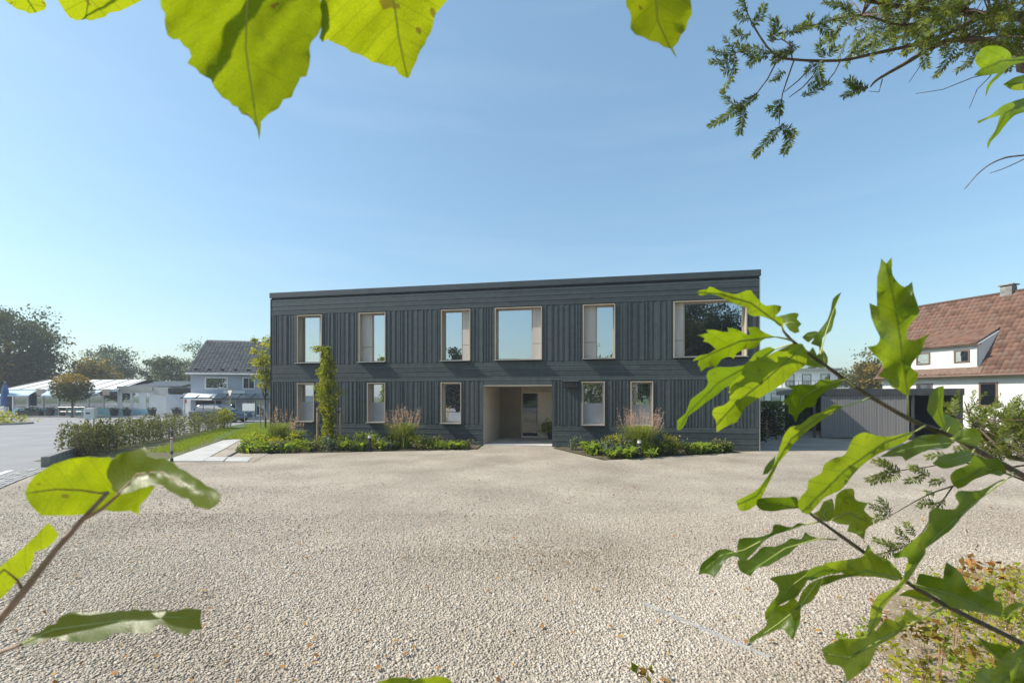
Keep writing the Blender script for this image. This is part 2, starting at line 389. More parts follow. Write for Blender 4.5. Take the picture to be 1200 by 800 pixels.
# setts along the road edge, with a painted line
edge = empty('road_edging'); tag(edge, kind='structure')
random.seed(3)
a0 = Vector((-10.5, 7.9, 0)); a1 = Vector((-14.1, 13.7, 0)); dv = (a1 - a0).normalized(); nv = Vector((-dv.y, dv.x, 0))
mesh_sett = []
for v in range(4):
    b = MB()
    r_ = lambda q: q + random.uniform(-.012, .012)
    b.add([(r_(-.078), r_(-.05), -.06), (r_(.078), r_(-.05), -.06), (r_(.078), r_(.05), -.06), (r_(-.078), r_(.05), -.06),
           (r_(-.07), r_(-.044), .02), (r_(.07), r_(-.044), .02), (r_(.07), r_(.044), .02), (r_(-.07), r_(.044), .02)],
          [(3, 2, 1, 0), (4, 5, 6, 7), (0, 1, 5, 4), (1, 2, 6, 5), (2, 3, 7, 6), (3, 0, 4, 7)])
    me = bpy.data.meshes.new('sett'); me.from_pydata(b.v, [], b.f); me.update(); me.materials.append(MATS['sett_stone']); mesh_sett.append(me)
ang = math.atan2(dv.y, dv.x)
for i in range(40):
    for j in range(5):
        p = a0 + dv * (i * .172 + (j % 2) * .08) + nv * (j * .118 - .1)
        o = bpy.data.objects.new('sett', mesh_sett[(i * 3 + j) % 4]); COL.objects.link(o); o.parent = edge
        o.location = (p.x, p.y, random.uniform(-.006, .008)); o.rotation_euler = (0, 0, ang + random.uniform(-.05, .05))
pl = MB().quad(a0 + nv * .62 + Vector((0, 0, .006)), a0 + nv * .78 + Vector((0, 0, .006)), a1 + nv * .78 + Vector((0, 0, .006)), a1 + nv * .62 + Vector((0, 0, .006))).build('painted_line', 'white_paint', edge)
# low concrete kerb wall at the hedge's near end
kw = MB()
pts = [Vector((-14.25, 13.9, 0)), Vector((-15.0, 15.1, 0)), Vector((-15.75, 16.3, 0)), Vector((-16.5, 17.5, 0))]
kwall = empty('kerb_wall', pts[0], 0, 'low weathered concrete kerb wall at the end of the hedge', 'kerb wall')
for i in range(3):
    a, b = pts[i] - pts[0], pts[i + 1] - pts[0]; d = (b - a).normalized(); n_ = Vector((d.y, -d.x, 0)) * .11
    a = a + d * .006; b = b - d * .006
    MB().prism([(q.x, q.y) for q in (a - n_, b - n_, b + n_, a + n_)], -.05, .33).build('kerb_block', 'concrete_old', kwall, bevel=.015)

# ------------------------------------------------------------------ near gravel: real crushed stones
def stones():
    rng = np.random.default_rng(11)
    def sample(n, y0, y1, p):
        y = y0 + (y1 - y0) * rng.random(n) ** p
        x = (rng.random(n) * 2 - 1) * (y * 1.17 + .4)
        return x, y
    X, Y = [], []
    # density per square metre falls with distance
    for y0, y1, dens in [(2.5, 4.5, 3300), (4.5, 6.5, 2100), (6.5, 8.5, 800), (8.5, 11, 220), (11, 14.5, 40)]:
        ym = (y0 + y1) / 2; n = int((y1 - y0) * 2 * (ym * 1.17 + 1.1) * dens)
        y = y0 + (y1 - y0) * rng.random(n); x = (rng.random(n) * 2 - 1) * (y * 1.17 + 1.1); X.append(x); Y.append(y)
    X = np.concatenate(X); Y = np.concatenate(Y)
    keep = (X > -10.3 - .6 * np.maximum(0, Y - 8.2)) & ~((Y > 14.9) & (X > 2.6))
    # keep the stone strip clear
    t = (X - 1.39) * .606 + (Y - 4.82) * -.795; d_ = np.abs((X - 1.39) * .795 + (Y - 4.82) * .606)
    keep &= ~((t > -.02) & (t < 1.28) & (d_ < .006))
    X = X[keep]; Y = Y[keep]; n = len(X)
    s = (.0043 + .0038 * rng.random(n)) * (1 + .5 * (rng.random(n) > .95))
    base = np.array([[-1, -1, -1], [1, -1, -1], [1, 1, -1], [-1, 1, -1], [-1, -1, 1], [1, -1, 1], [1, 1, 1], [-1, 1, 1]], float)
    B = base[None] * (1 + .0 * s[:, None, None]) + rng.uniform(-.42, .42, (n, 8, 3))
    B *= np.stack([s * (1 + .5 * rng.random(n)), s, s * (.5 + .25 * rng.random(n))], 1)[:, None, :]
    q = rng.random(n) * 6.283; ax = (rng.random(n) - .5) * 1.0
    c, sn = np.cos(q)[:, None], np.sin(q)[:, None]; c2, s2 = np.cos(ax)[:, None], np.sin(ax)[:, None]
    y2 = B[..., 1] * c2 - B[..., 2] * s2; z2 = B[..., 1] * s2 + B[..., 2] * c2
    x3 = B[..., 0] * c - y2 * sn; y3 = B[..., 0] * sn + y2 * c
    V = np.stack([x3 + X[:, None], y3 + Y[:, None], z2 + s[:, None] * (.15 + .4 * rng.random((n, 1)))], -1).reshape(-1, 3)
    f = np.array([[4, 5, 6, 7], [0, 1, 5, 4], [1, 2, 6, 5], [2, 3, 7, 6], [3, 0, 4, 7]])
    F = (f[None] + (np.arange(n) * 8)[:, None, None]).reshape(-1, 4)
    # patches of paler and browner stone
    pat = np.array([noise.noise(Vector((x * .55, y * .55, 3.1))) for x, y in zip(X[::1], Y[::1])])
    trk = np.exp(-((X + 1.2 - .12 * Y) / .5) ** 2) + np.exp(-((X - .5 - .12 * Y) / .5) ** 2)
    rn = np.clip(rng.beta(2.2, 1.9, n) + .42 * pat + .10 * trk * (.5 + pat), 0, 1)
    o = mesh_np('gravel', V, F, 'gravel_stone', None, np.repeat(rn, 8))
    tag(o, 'pale grey and beige crushed stone covering the yard', 'gravel', kind='stuff')
    # fallen leaves on the gravel
    m = 560; y = 3.2 + 15 * rng.random(m) ** 1.6; x = (rng.random(m) * 2 - 1) * (y * 1.1); k = (x > -10 - .5 * np.maximum(0, y - 8)) & ((y < 14.8) | (np.abs(x) < 1.5))
    C = np.stack([x, y, np.full(m, .03)], 1)[k]
    d = np.stack([rng.normal(size=len(C)), rng.normal(size=len(C)), .25 * rng.normal(size=len(C))], 1); d /= np.linalg.norm(d, axis=1, keepdims=True)
    up = np.tile([0, 0, 1.0], (len(C), 1)) + .3 * rng.normal(size=(len(C), 3))
    sd = np.cross(d, up); sd /= np.linalg.norm(sd, axis=1, keepdims=True)
    sz = (.032 + .036 * rng.random(len(C)))[:, None]; W = np.empty((len(C), 4, 3))
    W[:, 0] = C - d * sz * .5; W[:, 2] = C + d * sz * .5; W[:, 1] = C + sd * sz * .33 + [0, 0, .008]; W[:, 3] = C - sd * sz * .33 + [0, 0, .008]
    o = mesh_np('fallen_leaves', W.reshape(-1, 3), np.arange(len(C) * 4).reshape(-1, 4), 'litter', None, np.repeat(rng.random(len(C)), 4))
    tag(o, 'small brown and orange fallen leaves strewn over the gravel', 'leaves', kind='stuff')
stones()

# ------------------------------------------------------------------ the dark timber office building
HALL_L, HALL_H, HALL_D = 21.83, 7.15, 12.0
hall = empty('office_building', (-11.684, 22.1, 0), -math.atan2(.18919, .98194),
             'long two-storey flat-roofed building clad in dark blue-grey timber boards', 'building')
UP = [(1.44, 2.75, 'R', .20), (4.66, 5.99, 'L', .52), (8.67, 10.03, 'R', .38), (11.15, 13.22, 'R', .40), (14.96, 16.29, 'L', .50), (18.61, 21.38, 'L', .38)]
LOW = [(1.44, 2.34, .52), (5.08, 5.98, .50), (8.66, 9.61, 0), (14.91, 15.86, .50), (16.91, 17.81, .47)]
UZ0, UZ1, LZ0, LZ1 = 3.72, 6.02, .94, 2.78
PU0, PU1, PZ = 10.61, 13.65, 2.64
openings = [(a, b, UZ0, UZ1) for a, b, *_ in UP] + [(a, b, LZ0, LZ1) for a, b, *_ in LOW] + [(PU0, PU1, -1, PZ)]
def core_wall():
    xs = sorted({0, HALL_L} | {q for o in openings for q in o[:2]}); zs = sorted({0, 6.86} | {q for o in openings for q in o[2:4] if q > 0})
    b = MB()
    for i in range(len(xs) - 1):
        for k in range(len(zs) - 1):
            xm, zm = (xs[i] + xs[i + 1]) / 2, (zs[k] + zs[k + 1]) / 2
            if any(o[0] < xm < o[1] and o[2] < zm < o[3] for o in openings): continue
            for y, fl in ((0, 0), (.3, 1)):
                q = [(xs[i], y, zs[k]), (xs[i + 1], y, zs[k]), (xs[i + 1], y, zs[k + 1]), (xs[i], y, zs[k + 1])]
                b.add(q[::-1] if fl else q, [(0, 1, 2, 3)])
    b.build('wall', 'dark_core', hall)
core_wall()
# rear and side walls, slabs and partition inside
MB().box(0, .25, .3, HALL_D, 0, 6.86).build('wall', 'dark_core', hall)
MB().box(HALL_L - .25, HALL_L, .3, HALL_D, 0, 6.86).build('wall', 'dark_core', hall)
MB().box(.25, HALL_L - .25, HALL_D - .25, HALL_D, 0, 6.86).build('wall', 'dark_core', hall)
WELL = (11.75, 17.6, 3.75, 10.4)     # opening in slab and roof, added to let sky light in behind the entrance
def slab_with_well(x0, x1, y0, y1, z0, z1):
    a, b, c, d = WELL
    return MB().box(x0, a, y0, y1, z0, z1).box(b, x1, y0, y1, z0, z1).box(a, b, y0, c, z0, z1).box(a, b, d, y1, z0, z1)
slab_with_well(.25, HALL_L - .25, .3, HALL_D - .25, 3.0, 3.35).build('floor_slab', 'interior', hall)
MB().box(.25, PU0 - .25, .3, HALL_D - .25, .0, .06).build('floor_slab', 'interior', hall)
MB().box(17.7, HALL_L - .25, .3, HALL_D - .25, .0, .06).build('floor_slab', 'interior', hall)
MB().box(.25, 11.65, 4.6, 4.72, 3.35, 6.55).build('partition', 'interior', hall)
MB().box(17.7, HALL_L - .25, 4.6, 4.72, 3.35, 6.55).build('partition', 'interior', hall)
MB().box(11.66, 17.69, 3.62, 3.74, 3.35, 6.55).build('partition', 'interior', hall)
MB().box(11.67, 11.745, 3.75, 10.4, 3.35, 6.54).build('partition', 'interior_beige', hall)  # well walls, added in beige to bounce the sky light
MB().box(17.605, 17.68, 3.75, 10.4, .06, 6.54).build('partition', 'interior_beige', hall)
roof = slab_with_well(.0, HALL_L, .0, HALL_D, 6.55, 6.9).build('roof', 'dark_core', hall)
# coping: fascia standing proud, joints between lengths
cx = [-.06, 2.1, 5.2, 8.3, 11.4, 14.5, 17.6, 20.0, HALL_L + .06]
for i in range(len(cx) - 1):
    MB().box(cx[i] + .003, cx[i + 1] - .003, -.065, .28, 6.905, 7.15).build('coping', 'coping', roof)
MB().box(-.06, .22, .285, HALL_D + .06, 6.905, 7.15).build('coping', 'coping', roof)
MB().box(HALL_L - .22, HALL_L + .06, .285, HALL_D + .06, 6.905, 7.15).build('coping', 'coping', roof)
MB().box(.225, HALL_L - .225, HALL_D - .2, HALL_D + .06, 6.905, 7.15).build('coping', 'coping', roof)
# cladding boards, each its own piece
random.seed(21)
def hband(z0, z1, segs, rows, t0, t1):
    zs = [z0 + (z1 - z0) * i / rows for i in range(rows + 1)]
    for i in range(rows):
        th = random.uniform(t0, t1) if i % 2 else random.uniform(t1 + .005, t1 + .010)
        for (a, b) in segs:
            m_ = max(1, round((b - a) / 5.4)); cut = [a] + [a + (b - a) * (q + random.uniform(-.28, .28)) / m_ for q in range(1, m_)] + [b]
            for q in range(m_):
                piece('cladding_board', 'stained_board', hall, cut[q] + .002, cut[q + 1] - .002, -th - random.uniform(0, .0025), -.001, zs[i] + .004, zs[i + 1] - .004)
hband(.02, LZ0 - .03, [(.005, PU0 - .006), (PU1 + .006, HALL_L - .005)], 8, .024, .028)
hband(LZ1 + .06, UZ0 - .06, [(.005, HALL_L - .005)], 8, .024, .028)
hband(UZ1 + .05, 6.81, [(.005, HALL_L - .005)], 7, .024, .027)
_prof = {}
def batten_board(x0, x1, th, z0, z1, flip):
    """cover board with a proud batten along one side, one piece"""
    k = flip
    if k not in _prof:
        c = .60; f_ = [(0, 0), (1, 0), (1, -1), (c, -1), (c, -.42), (0, -.42)]
        if k: f_ = [(1 - x, y) for x, y in f_][::-1]
        n = len(f_); me = bpy.data.meshes.new('cladding_board')
        me.from_pydata([(x, y, 0) for x, y in f_] + [(x, y, 1) for x, y in f_], [], [tuple(range(n)), tuple(range(n, 2 * n))[::-1]] + [((i + 1) % n, i, n + i, n + (i + 1) % n) for i in range(n)])
        bm = bmesh.new(); bm.from_mesh(me); bmesh.ops.recalc_face_normals(bm, faces=bm.faces); bm.to_mesh(me); bm.free()
        me.materials.append(MATS['stained_board']); _prof[k] = me
    o = bpy.data.objects.new('cladding_board', _prof[k]); COL.objects.link(o); o.parent = hall
    o.location = (x0, -.001, z0); o.scale = (x1 - x0, th, z1 - z0)
def vzone(z0, z1, blocks):
    cur = .005
    for a, b in blocks + [(HALL_L - .005, None)]:
        x = cur
        k = 0
        while x < a - .03:
            w = random.choice([.115, .13, .13, .145, .16])
            if a - (x + w) < .06: w = a - x
            th = random.choice([.030, .036, .040, .045])
            batten_board(x + .002, x + w - .002, th, z0, z1, random.random() < .25)
            x += w; k += 1
        if b is None: break
        cur = b
vzone(UZ0 - .05, UZ1 + .04, [(a, b) for a, b, *_ in UP])
vzone(LZ0 - .02, LZ1 + .05, sorted([(a, b) for a, b, *_ in LOW] + [(PU0 - .006, PU1 + .006)]))
for q in range(2): piece('cladding_board', 'stained_board', hall, PU0 - .004, PU1 + .004, -.027 - .002 * q, -.001, PZ + .012 + .09 * q, PZ + .098 + .09 * q)
MB().box(HALL_L + .001, HALL_L + .03, -.05, .25, .02, 6.85).build('corner_trim', 'metal_sill', hall)
MB().box(-.02, -.001, -.05, .2, .02, 6.85).build('corner_trim', 'dark_core', hall)
# windows: frame with reveal, sill, pane, panel
def window(u0, u1, z0, z1, side, pw, film):
    b = MB(); t = .036; yf, yb = -.075, .29
    b.box(u0 + .001, u0 + t, yf, yb, z0 + .001, z1 - .001); b.box(u1 - t, u1 - .001, yf, yb, z0 + .001, z1 - .001)
    b.box(u0 + t, u1 - t, yf, yb, z1 - t, z1 - .001); b.box(u0 + t, u1 - t, yf + .003, yb, z0 + .001, z0 + t)
    w = b.build('window', 'larch_frame', hall)
    MB().box(u0 - .01, u1 + .01, -.225, -.078, z0 - .006, z0 + .02).build('sill', 'metal_sill', w)
    a, c = u0 + t, u1 - t
    if side == 'L':
        s0, s1 = a + .001, a + pw; ga, gc = s1, c
    elif side == 'R':
        s0, s1 = c - pw, c - .001; ga, gc = a, s0
    else: ga, gc = a, c
    if side:
        zs = z0 + t + (z1 - z0) * .30
        MB().box(s0, s1, .15, .27, zs + .008, z1 - t - .001).build('vent_panel', 'larch_panel', w, bevel=.006)
        MB().box(s0, s1, .15, .27, z0 + t + .001, zs - .008).build('vent_panel', 'larch_panel', w, bevel=.006)
    f = MB(); s = .05; y0, y1 = .19, .27
    f.box(ga + .001, ga + s, y0, y1, z0 + t + .001, z1 - t - .001); f.box(gc - s, gc - .002, y0, y1, z0 + t + .001, z1 - t - .001)
    f.box(ga + s, gc - s, y0, y1, z1 - t - s, z1 - t - .001); f.box(ga + s, gc - s, y0, y1, z0 + t + .001, z0 + t + s)
    f.build('sash', 'larch_frame' if side else 'larch_panel', w)
    MB().box(ga + s - .005, gc - s + .005, .222, .236, z0 + t + s - .005, z1 - t - s + .005).build('pane', 'window_glass', w)
    if film:
        MB().box(ga + s, gc - s, .2195, .2215, z0 + t + s, z0 + (z1 - z0) * film).build('frosted_film', 'film', w)
for a, b, sd, pw in UP: window(a, b, UZ0, UZ1, sd, pw, 0)
for a, b, fm in LOW: window(a, b, LZ0, LZ1, '', 0, fm)
# entrance passage
en = MB()
D0 = 3.4
en.box(PU0 - .045, PU0, .004, D0, .0, PZ + .045).build('passage_wall', 'render_beige', hall)
MB().box(PU1, PU1 + .045, .004, D0, .0, PZ + .045).build('passage_wall', 'render_beige', hall)
MB().box(PU0 + .001, PU1 - .001, -.02, D0, PZ - .03, PZ + .008).build('passage_ceiling', 'render_beige', hall)
MB().box(PU0 + .001, PU1 - .001, -.02, 6.5, -.03, .045).build('entrance_slab', 'concrete', hall)
MB().box(PU0 + .001, PU0 + 1.12, D0 - .02, D0 + .22, .046, PZ - .001).build('passage_wall', 'render_beige_shaded', hall)
MB().box(PU0 + 1.121, PU1 - .001, D0 + .0, D0 + .2, 2.36, PZ - .001).build('lintel', 'render_beige', hall)
dr = MB(); d0, d1 = PU0 + 1.121, PU1 - .002
dr.box(d0, d0 + .06, D0 + .02, D0 + .12, .047, 2.36); dr.box(d1 - .06, d1, D0 + .02, D0 + .12, .047, 2.36)
dr.box(d0 + .06, d1 - .06, D0 + .02, D0 + .12, 2.30, 2.36); dr.box(d0 + .06, d1 - .06, D0 + .02, D0 + .12, .047, .13)
xm = d0 + .86; dr.box(xm - .03, xm + .03, D0 + .02, D0 + .12, .13, 2.30)
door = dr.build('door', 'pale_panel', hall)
MB().box(d0 + .06, xm - .03, D0 + .06, D0 + .07, .13, 2.30).build('pane', 'door_glass', door)
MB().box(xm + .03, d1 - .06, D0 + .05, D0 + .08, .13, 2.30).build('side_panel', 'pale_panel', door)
MB().tube([(xm - .09, D0 - .02, .75), (xm - .09, D0 - .02, 1.45)], .014).tube([(xm - .09, D0 - .02, .8), (xm - .09, D0 + .03, .8)], .01).tube([(xm - .09, D0 - .02, 1.4), (xm - .09, D0 + .03, 1.4)], .01).build('handle', 'metal_sill', door)
# hallway behind the door
MB().box(PU0 + .2, PU0 + 2.4, 4.6, 4.7, .0, 3.0).build('partition', 'dark_core', hall)
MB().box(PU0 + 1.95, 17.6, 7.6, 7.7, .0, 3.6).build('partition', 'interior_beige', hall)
# wall lamp beside the entrance
wl = MB().box(14.18, 14.75, -.24, -.055, 2.52, 2.80).build('wall_lamp', 'black_metal', hall, bevel=.01)
MB().box(14.14, 14.79, -.27, -.052, 2.803, 2.82).build('lamp_hood', 'metal_sill', wl)
# ------------------------------------------------------------------ tiled roofs
def tile_roof(name, m, parent, o0, along, up, L_, S_, cw, ch, seed=1, arch=.03):
    """overlapping arched tiles on the plane o0 + along*a + up*b (unit vectors)"""
    rng = np.random.default_rng(seed)
    along = np.array(along); up = np.array(up); nn = np.cross(along, up); o0 = np.array(o0)
    nc, nr = int(L_ / cw), int(S_ / ch); V, F, Rn = [], [], []
    prof = [(0, 0), (.22, .8), (.5, 1), (.78, .8), (1, 0)]
    for j in range(nr):
        for i in range(nc):
            k = len(V); jit = rng.normal(0, .006)
            for b_, h_ in ((j * ch - .03, .035), ((j + 1) * ch, .0)):
                for a_, z_ in prof:
                    V.append(o0 + along * ((i + a_) * cw) + up * (b_ + jit) + nn * (h_ + z_ * arch))
            for a_, z_ in prof: V.append(o0 + along * ((i + a_) * cw) + up * (j * ch - .03 + jit) + nn * -.01)
            for q in range(4):
                F.append((k + q, k + q + 1, k + 6 + q, k + 5 + q)); F.append((k + 10 + q, k + 11 + q, k + 1 + q, k + q))
            Rn += [rng.random()] * 15
    o = mesh_np(name, np.array(V), np.array(F), m, parent, np.array(Rn)); o['kind'] = 'stuff'
    return o

def casement(parent, x0, x1, z0, z1, y, frame='white_plastic', w=.07, glass='far_glass', bars=0, out=-.04):
    """window on a wall whose outside faces local -y"""
    b = MB().box(x0, x0 + w, y + out, y + .03, z0, z1).box(x1 - w, x1, y + out, y + .03, z0, z1)
    b.box(x0 + w, x1 - w, y + out, y + .03, z1 - w, z1).box(x0 + w, x1 - w, y + out, y + .03, z0, z0 + w)
    for i in range(bars):
        xc = x0 + (x1 - x0) * (i + 1) / (bars + 1); b.box(xc - .02, xc + .02, y + out + .002, y + .03, z0 + w, z1 - w)
    f = b.build('window', frame, parent)
    MB().box(x0 + w, x1 - w, y - .012, y - .004, z0 + w, z1 - w).build('pane', glass, f)
    MB().box(x0 + w, x1 - w, y - .003, y - .001, z0 + w + (z1 - z0) * .35, z1 - w).build('blind', 'film', f)
    MB().box(x0 + w, x1 - w, y - .0025, y - .0005, z0 + w, z0 + w + (z1 - z0) * .35).build('backing', 'interior', f)
    return f

# ------------------------------------------------------------------ white house with red tiled roof
rh_e = Vector((.305, -.952, 0)); rh_o = Vector((25.82, 32.04, 0))
rh = empty('white_house', rh_o, math.atan2(rh_e.y, rh_e.x), 'white rendered house with steep red tiled roof and a long dormer', 'house')
RL, RW, EZ, RZ = 17.0, 8.4, 3.5, 8.6
MB().box(0.25, RL - .25, .0, RW, -.1, EZ).build('wall', 'white_wall', rh)
MB().extrude_y([(0, 0), (1, 0), (.5, 1)], 0, 1)
for x in (.25, RL - .3):
    MB().add([(x, .0, EZ), (x, RW, EZ), (x, RW / 2, RZ - .12), (x + .05, 0, EZ), (x + .05, RW, EZ), (x + .05, RW / 2, RZ - .12)], [(0, 2, 1), (3, 4, 5), (0, 3, 5, 2), (1, 2, 5, 4)]).build('gable', 'white_wall', rh)
slope = math.hypot(RW / 2 + .35, RZ - EZ + .2); ud = Vector((0, RW / 2 + .35, RZ - EZ + .2)).normalized()
rf = MB().add([(0, -.35, EZ - .12), (RL, -.35, EZ - .12), (RL, RW / 2, RZ), (0, RW / 2, RZ), (RL, RW + .35, EZ - .12), (0, RW + .35, EZ - .12)], [(0, 1, 2, 3), (3, 2, 4, 5)]).build('roof', 'red_tile', rh)
tile_roof('roof_tiles', 'red_tile', rf, (0, -.37, EZ - .09), (1, 0, 0), tuple(ud), RL, slope, .26, .34, 5, .05)
MB().tube([(0, RW / 2, RZ + .06), (RL, RW / 2, RZ + .06)], .11, n=8).build('ridge_tile', 'red_tile', rf)
MB().tube([(-.05, -.44, EZ - .14), (RL + .05, -.44, EZ - .14)], .07, n=8).build('gutter', 'brown_trim', rf)
ch = MB().box(4.6, 5.15, RW / 2 - .3, RW / 2 + .25, RZ - .4, RZ + .42).build('chimney', 'concrete_old', rf)
MB().box(4.5, 5.25, RW / 2 - .38, RW / 2 + .33, RZ + .5, RZ + .56).box(4.6, 4.66, RW / 2 - .3, RW / 2 + .2, RZ + .42, RZ + .5).box(5.09, 5.15, RW / 2 - .3, RW / 2 + .2, RZ + .42, RZ + .5).build('chimney_cap', 'concrete_old', rf)
# dormer
def roof_y(z): return -.35 + (z - (EZ - .12)) * (RW / 2 + .35) / (RZ - EZ + .12)
DX0, DX1, DZ0, DZ1, DT = 1.75, 5.55, 3.82, 5.25, 6.35
y0 = roof_y(DZ0) - .12
dm = MB().add([(DX0, y0, DZ0), (DX1, y0, DZ0), (DX1, y0, DZ1), (DX0, y0, DZ1), (DX0, roof_y(DT) + .1, DT - .05), (DX1, roof_y(DT) + .1, DT - .05), (DX0, roof_y(DZ0) + .2, DZ0), (DX1, roof_y(DZ0) + .2, DZ0)],
              [(0, 1, 2, 3), (1, 7, 5, 2), (0, 3, 4, 6), (3, 2, 5, 4)]).build('dormer', 'white_wall', rh)
dv_ = Vector((0, roof_y(DT) - y0 + .35, DT - DZ1 + .1)); dl = dv_.length; dv_.normalize()
tile_roof('dormer_roof', 'red_tile', dm, (DX0 - .15, y0 - .25, DZ1 - .02), (1, 0, 0), tuple(dv_), DX1 - DX0 + .3, dl, .26, .34, 9, .05)
MB().box(DX0 - .15, DX1 + .15, y0 - .24, y0 - .10, DZ1 - .10, DZ1 - .03).build('dormer_eaves', 'brown_trim', dm)
MB().add([(DX0 - .2, -.4, EZ - .03), (DX1 + .2, -.4, EZ - .03), (DX1 + .2, y0 - .002, DZ0 + .06), (DX0 - .2, y0 - .002, DZ0 + .06)], [(0, 1, 2, 3)]).build('apron', 'brown_trim', dm)
for x in (2.35, 4.35): casement(dm, x, x + .78, 4.17, 4.92, y0, 'brown_trim', .08)
MB().tube([(DX1 - .05, y0 - .06, DZ1 - .1), (DX1 - .05, y0 - .06, DZ0 + .1)], .035, n=6).build('downpipe', 'metal_sill', dm)
casement(rh, 5.5, 6.35, 1.55, 2.95, -.0, 'brown_trim', .09)
casement(rh, 9.5, 10.5, 1.55, 2.95, -.0, 'brown_trim', .09)
casement(rh, 2.3, 3.2, 1.55, 2.95, -.0, 'brown_trim', .09)

# ------------------------------------------------------------------ carport
cp = empty('carport', (16.0, 23.4, 0), R(-15), 'flat-roofed carport with weathered grey board wall and dark fascia', 'carport')
MB().box(-.5, 5.9, -.06, 6.0, 2.42, 2.50).build('roof', 'dark_metal', cp)
for x in (-.5, 1.63, 3.76): MB().box(x + .004, x + 2.126, -.10, -.062, 2.20, 2.53).build('fascia', 'dark_metal', cp)
MB().box(-.54, -.502, -.10, 6.0, 2.20, 2.53).build('fascia', 'dark_metal', cp)
random.seed(5)
x = -.1
while x < 3.6:
    w = .115; piece('wall_board', 'grey_wood', cp, x + .003, x + w - .003, -.02 - random.uniform(0, .012), .02, .05, 2.2); x += w
MB().box(-.1, 3.7, .025, .09, .05, 2.2).build('wall', 'dark_core', cp)
MB().box(-.1, 5.7, 5.8, 5.9, .0, 2.42).build('rear_wall', 'dark_core', cp)
for x in (-.4, 3.85, 5.8): MB().box(x - .05, x + .05, -.06, .04, 0, 2.2).build('post', 'dark_metal', cp)
MB().box(5.72, 5.8, .0, 5.8, .0, 2.42).build('side_wall', 'dark_core', cp)

# ------------------------------------------------------------------ grey house across the road
gh = empty('grey_house', (-28.6, 40.5, 0), R(16), 'grey-blue plastered house with dark tiled roof and glass canopy', 'house')
GL, GW, GE, GR = 15.0, 9.0, 4.25, 7.65
MB().box(0, GL, 0, GW, -.1, GE).build('wall', 'grey_plaster', gh)
for x in (.0, GL - .05):
    MB().add([(x, 0, GE), (x, GW, GE), (x, GW / 2, GR - .15), (x + .05, 0, GE), (x + .05, GW, GE), (x + .05, GW / 2, GR - .15)], [(0, 2, 1), (3, 4, 5), (0, 3, 5, 2), (1, 2, 5, 4)]).build('gable', 'grey_plaster', gh)
grf = MB().add([(-.2, -.4, GE - .12), (GL + .2, -.4, GE - .12), (GL + .2, GW / 2, GR), (-.2, GW / 2, GR), (GL + .2, GW + .4, GE - .12), (-.2, GW + .4, GE - .12)], [(0, 1, 2, 3), (3, 2, 4, 5)]).build('roof', 'slate_tile', gh)
us = Vector((0, GW / 2 + .4, GR - GE + .12)); sl_ = us.length; us.normalize()
tile_roof('roof_tiles', 'slate_tile', grf, (-.2, -.42, GE - .09), (1, 0, 0), tuple(us), GL + .4, sl_, .32, .36, 3, .022)
MB().tube([(-.25, -.46, GE - .14), (GL + .25, -.46, GE - .14)], .07, n=8).build('gutter', 'white_plastic', grf)
for i in range(14):
    x = .3 + i * 1.05; MB().box(x, x + .22, -.12, .05, GE + .10, GE + .32).build('snow_guard', 'black_metal', grf)
gc = MB().box(6.4, 6.95, GW / 2 - .6, GW / 2 - .05, GR - .7, GR + .55).build('chimney', 'grey_plaster', grf)
MB().box(6.5, 6.85, GW / 2 - .5, GW / 2 - .15, GR + .55, GR + .8).build('chimney_pot', 'dark_metal', gc)
casement(gh, 1.1, 2.95, 2.75, 3.85, 0, 'white_plastic', .12, bars=0)
casement(gh, 4.1, 5.15, 2.75, 3.85, 0, 'white_plastic', .1, bars=1)
casement(gh, 7.2, 8.2, 2.75, 3.85, 0, 'white_plastic', .1, bars=1)
cn_ = MB().add([(-.2, -1.6, 1.92), (9.5, -1.6, 1.92), (9.5, -.01, 2.33), (-.2, -.01, 2.33)], [(0, 1, 2, 3)]).build('canopy', 'far_glass', gh)
MB().box(-.2, 9.5, -1.66, -1.6, 1.86, 1.94).build('canopy_beam', 'dark_metal', cn_)
for i in range(10): MB().tube([(-.2 + i * 1.07, -1.6, 1.95), (-.2 + i * 1.07, -.01, 2.36)], .03, n=6).build('canopy_rafter', 'dark_metal', cn_)
for x in (.1, 2.4, 4.8, 9.2): MB().tube([(x, -1.55, 0), (x, -1.55, 1.9)], .04, n=8).build('canopy_post', 'metal_sill', cn_)
MB().add([(-.2, -1.7, 1.86), (2.2, -1.9, 1.80), (2.2, -.05, 2.40), (-.2, -.05, 2.40)], [(0, 1, 2, 3)]).build('awning', 'white_plastic', cn_)
casement(gh, 2.75, 3.6, .3, 1.75, 0, 'white_plastic', .08)
dd = casement(gh, 5.05, 5.95, .12, 1.80, 0, 'white_plastic', .09, bars=3)
casement(gh, 6.8, 8.6, .35, 1.75, 0, 'white_plastic', .08, bars=1)
MB().box(.4, 2.4, -.03, -.005, .4, 1.7).build('shop_window', 'dark_core', gh)
MB().box(2.6, 4.3, -.07, -.02, 2.36, 2.62).build('shop_sign', 'white_plastic', gh)
MB().box(4.4, 9.0, -1.8, -.2, -.02, .16).build('step', 'concrete', gh)

# ------------------------------------------------------------------ white double garage and the street-corner cafe
gg = empty('garage', (-37.0, 50.0, 0), R(3), 'low white double garage between the cafe and the grey house', 'garage')
MB().box(0, 7.2, 0, 6, 0, 2.35).build('wall', 'white_wall', gg)
MB().box(-.1, 7.3, -.1, 6.1, 2.352, 2.50).build('roof', 'metal_sill', gg)
for x in (.35, 3.75):
    d_ = MB().box(x, x + 3.0, -.05, -.005, .11, 2.0).build('garage_door', 'white_plastic', gg)
    for k in range(4): MB().box(x + .02, x + 2.98, -.058, -.052, .2 + k * .45, .57 + k * .45).build('door_panel', 'white_plastic', d_)

